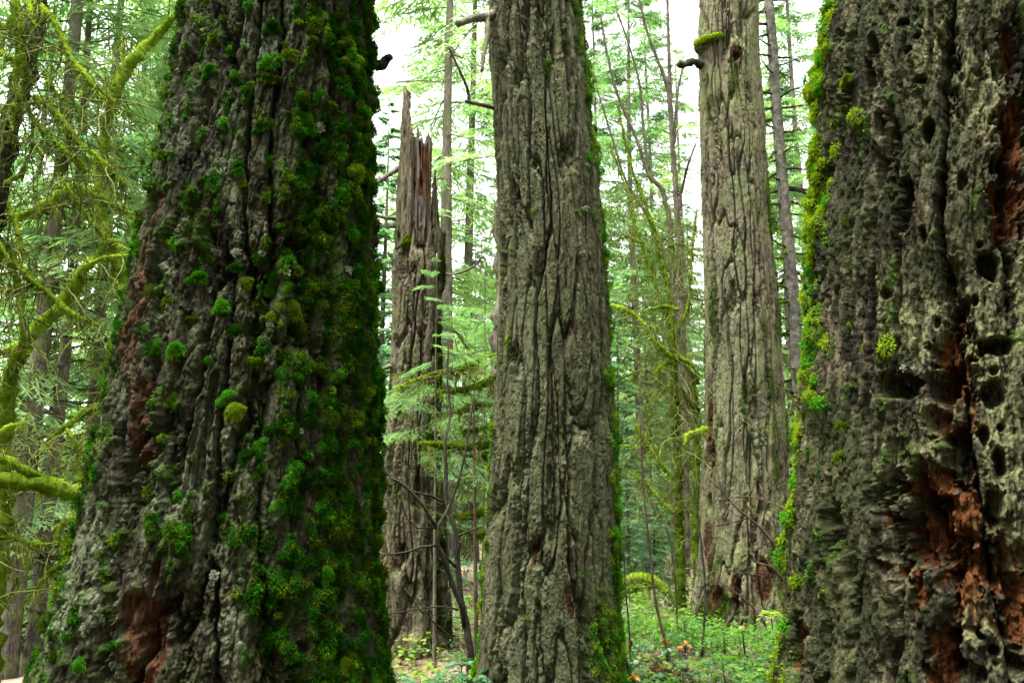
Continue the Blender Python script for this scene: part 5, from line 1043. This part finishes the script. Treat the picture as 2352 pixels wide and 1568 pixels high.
def stump():
    rng = np.random.RandomState(90); D = 8.1; p = at(1535, 1490, D); g = gz(p[0], D)
    root = thing('rotten_stump', 'low crumbling reddish brown stump in the herb patch', 'stump', (p[0], D, g))
    th = np.linspace(0, 2 * math.pi, 60, endpoint=False); rows = []
    for i, v in enumerate(np.linspace(0, 1, 26)):
        r = .26 - .10 * v + .05 * perlin(np.cos(th) * 2.5, np.sin(th) * 2.5, th * 0 + v * 1.2, 7) + .03 * perlin(np.cos(th) * 8, np.sin(th) * 8, th * 0 + v * 2, 8)
        z = g - .06 + v * (.17 + .12 * perlin(np.cos(th) * 3, np.sin(th) * 3, th * 0, 9)); rows.append(np.stack([p[0] + np.cos(th) * r, D + np.sin(th) * r, z], 1))
    i = np.arange(25)[:, None] * 60; j = np.arange(60)[None, :]
    mb = MB().add(np.vstack(rows + [[[p[0], D, g + .10]]]), np.stack([i + j, i + (j + 1) % 60, i + 60 + (j + 1) % 60, i + 60 + j], -1).reshape(-1, 4), [(25 * 60 + a, 25 * 60 + (a + 1) % 60, 26 * 60) for a in range(60)])
    o = obj('stump_wood', mb, M['bark_rough'], root); ca = o.data.color_attributes.new('mask', 'FLOAT_COLOR', 'POINT'); c = np.zeros((26 * 60 + 1, 4), F32); c[:, 2] = .45; c[:, 3] = 1; ca.data.foreach_set('color', c.ravel())
stump()
GL = 'large orange brown dead leaves'
def dead_leaf(px, py, Y, size, label, seed, hang=False):
    rng = np.random.RandomState(seed); p = at(px, py, Y); mb = MB()
    a0 = rng.uniform(0, 6.3)
    if hang: lobes = [(a0 + i * .5, -1.1 + rng.normal() * .2) for i in range(3)]
    else: lobes = [(a0 + i * 1.0, rng.normal() * .35 + .1) for i in range(5)]
    for (a, e) in lobes: scatter_leaves(mb, p[None], np.array([a]), np.array([e]), np.array([rng.normal() * .4]), np.array([size * .6 * rng.uniform(.7, 1.1)]), 0, .95)
    o = obj('dead_leaf', mb, M['dead_leaf']); o['label'] = label; o['category'] = 'dead leaf'; o['group'] = GL
for i, a in enumerate([(1537, 1292, 8.75, .075, 'orange dead leaf caught on the thin brown sapling', True), (1530, 1478, 7.85, .12, 'pale tan dead leaf leaning on the rotten stump', False), (1560, 1492, 7.8, .12, 'dark red dead leaf on the near side of the stump', False), (1575, 1478, 7.9, .10, 'dark red dead leaf beside the stump, toward the pale fir', False), (1455, 1552, 6.6, .11, 'broad tan dead leaf beside the small fern', False),
    (1035, 792, 8.0, .08, 'orange dead leaf hanging from the very tip of the forked shrub', True), (1086, 1337, 8.35, .05, 'orange dead leaf on the straight reddish sapling', True), (1450, 1470, 7.9, .12, 'curled brown dead leaf hanging near the moss flank of the middle fir', True), (1710, 1440, 8.7, .08, 'orange dead leaf lying in the herbs below the pale fir', False), (1505, 1505, 7.6, .10, 'rust coloured dead leaf below the stump', False)]):
    dead_leaf(*a[:5], 300 + i, a[5])

# ------------------------------------------------------------------ far wood and the damp air
def far_wood():
    rng = np.random.RandomState(95); mb = MB()
    for _ in range(2300):
        Y = rng.uniform(46, 80); x = rng.uniform(-55, 62); top = 12 + 6 * perlin(x * .09, 0, 0, 3) + 4 * perlin(x * .4, 0, 0, 4) + (9 if x < -9 else 0) + (9 if x > 20 else 0)
        z = gz(x, Y) + rng.rand() ** .9 * (top - min(0, gz(x, Y)) * .8)
        add_spray(mb, rng, SPR[rng.randint(4)], np.array([x, Y, z]), rng.uniform(1.8, 3.6), rng.uniform(0, 6.3), rng.uniform(-.4, .2), .075, 0, 0, .45)
    for _ in range(1500):                                   # same wood, unseen behind and beside the photographer, added to cut the frontal light
        if rng.rand() < .62: x, Y = rng.uniform(-26, 26), rng.uniform(-22, -7)
        else: x, Y = rng.choice([-1, 1]) * rng.uniform(9, 22), rng.uniform(-7, 7)
        add_spray(mb, rng, SPR[rng.randint(4)], np.array([x, Y, gz(x, Y) + rng.uniform(.3, 15)]), rng.uniform(2.2, 3.8), rng.uniform(0, 6.3), rng.uniform(-.4, .2), .10, 0, 0, .45)
    o = obj('far_wood', mb, M['needle'], kind='stuff'); o['label'] = 'hazy wood of pale green foliage closing in behind all the trunks'; o['category'] = 'wood'
far_wood()
def haze():
    V = [(x, y, z) for z in (-32, 33) for y in (-70, 175) for x in (-155, 155)]
    o = obj('haze', MB().add(V, [(0, 2, 3, 1), (4, 5, 7, 6), (0, 1, 5, 4), (2, 6, 7, 3), (0, 4, 6, 2), (1, 3, 7, 5)]), None, smooth=False, kind='stuff')
    m, n = new_mat('damp_air'); b = NB(n); v = b.new('ShaderNodeVolumePrincipled'); v.inputs['Color'].default_value = (.86, .93, .90, 1); v.inputs['Density'].default_value = HAZE; v.inputs['Anisotropy'].default_value = .2
    b.link(v.outputs[0], b.new('ShaderNodeOutputMaterial').inputs['Volume']); o.data.materials.clear(); o.data.materials.append(m)
    o['label'] = 'thin pale green mist filling the forest air'; o['category'] = 'mist'
if HAZE > 0: haze()
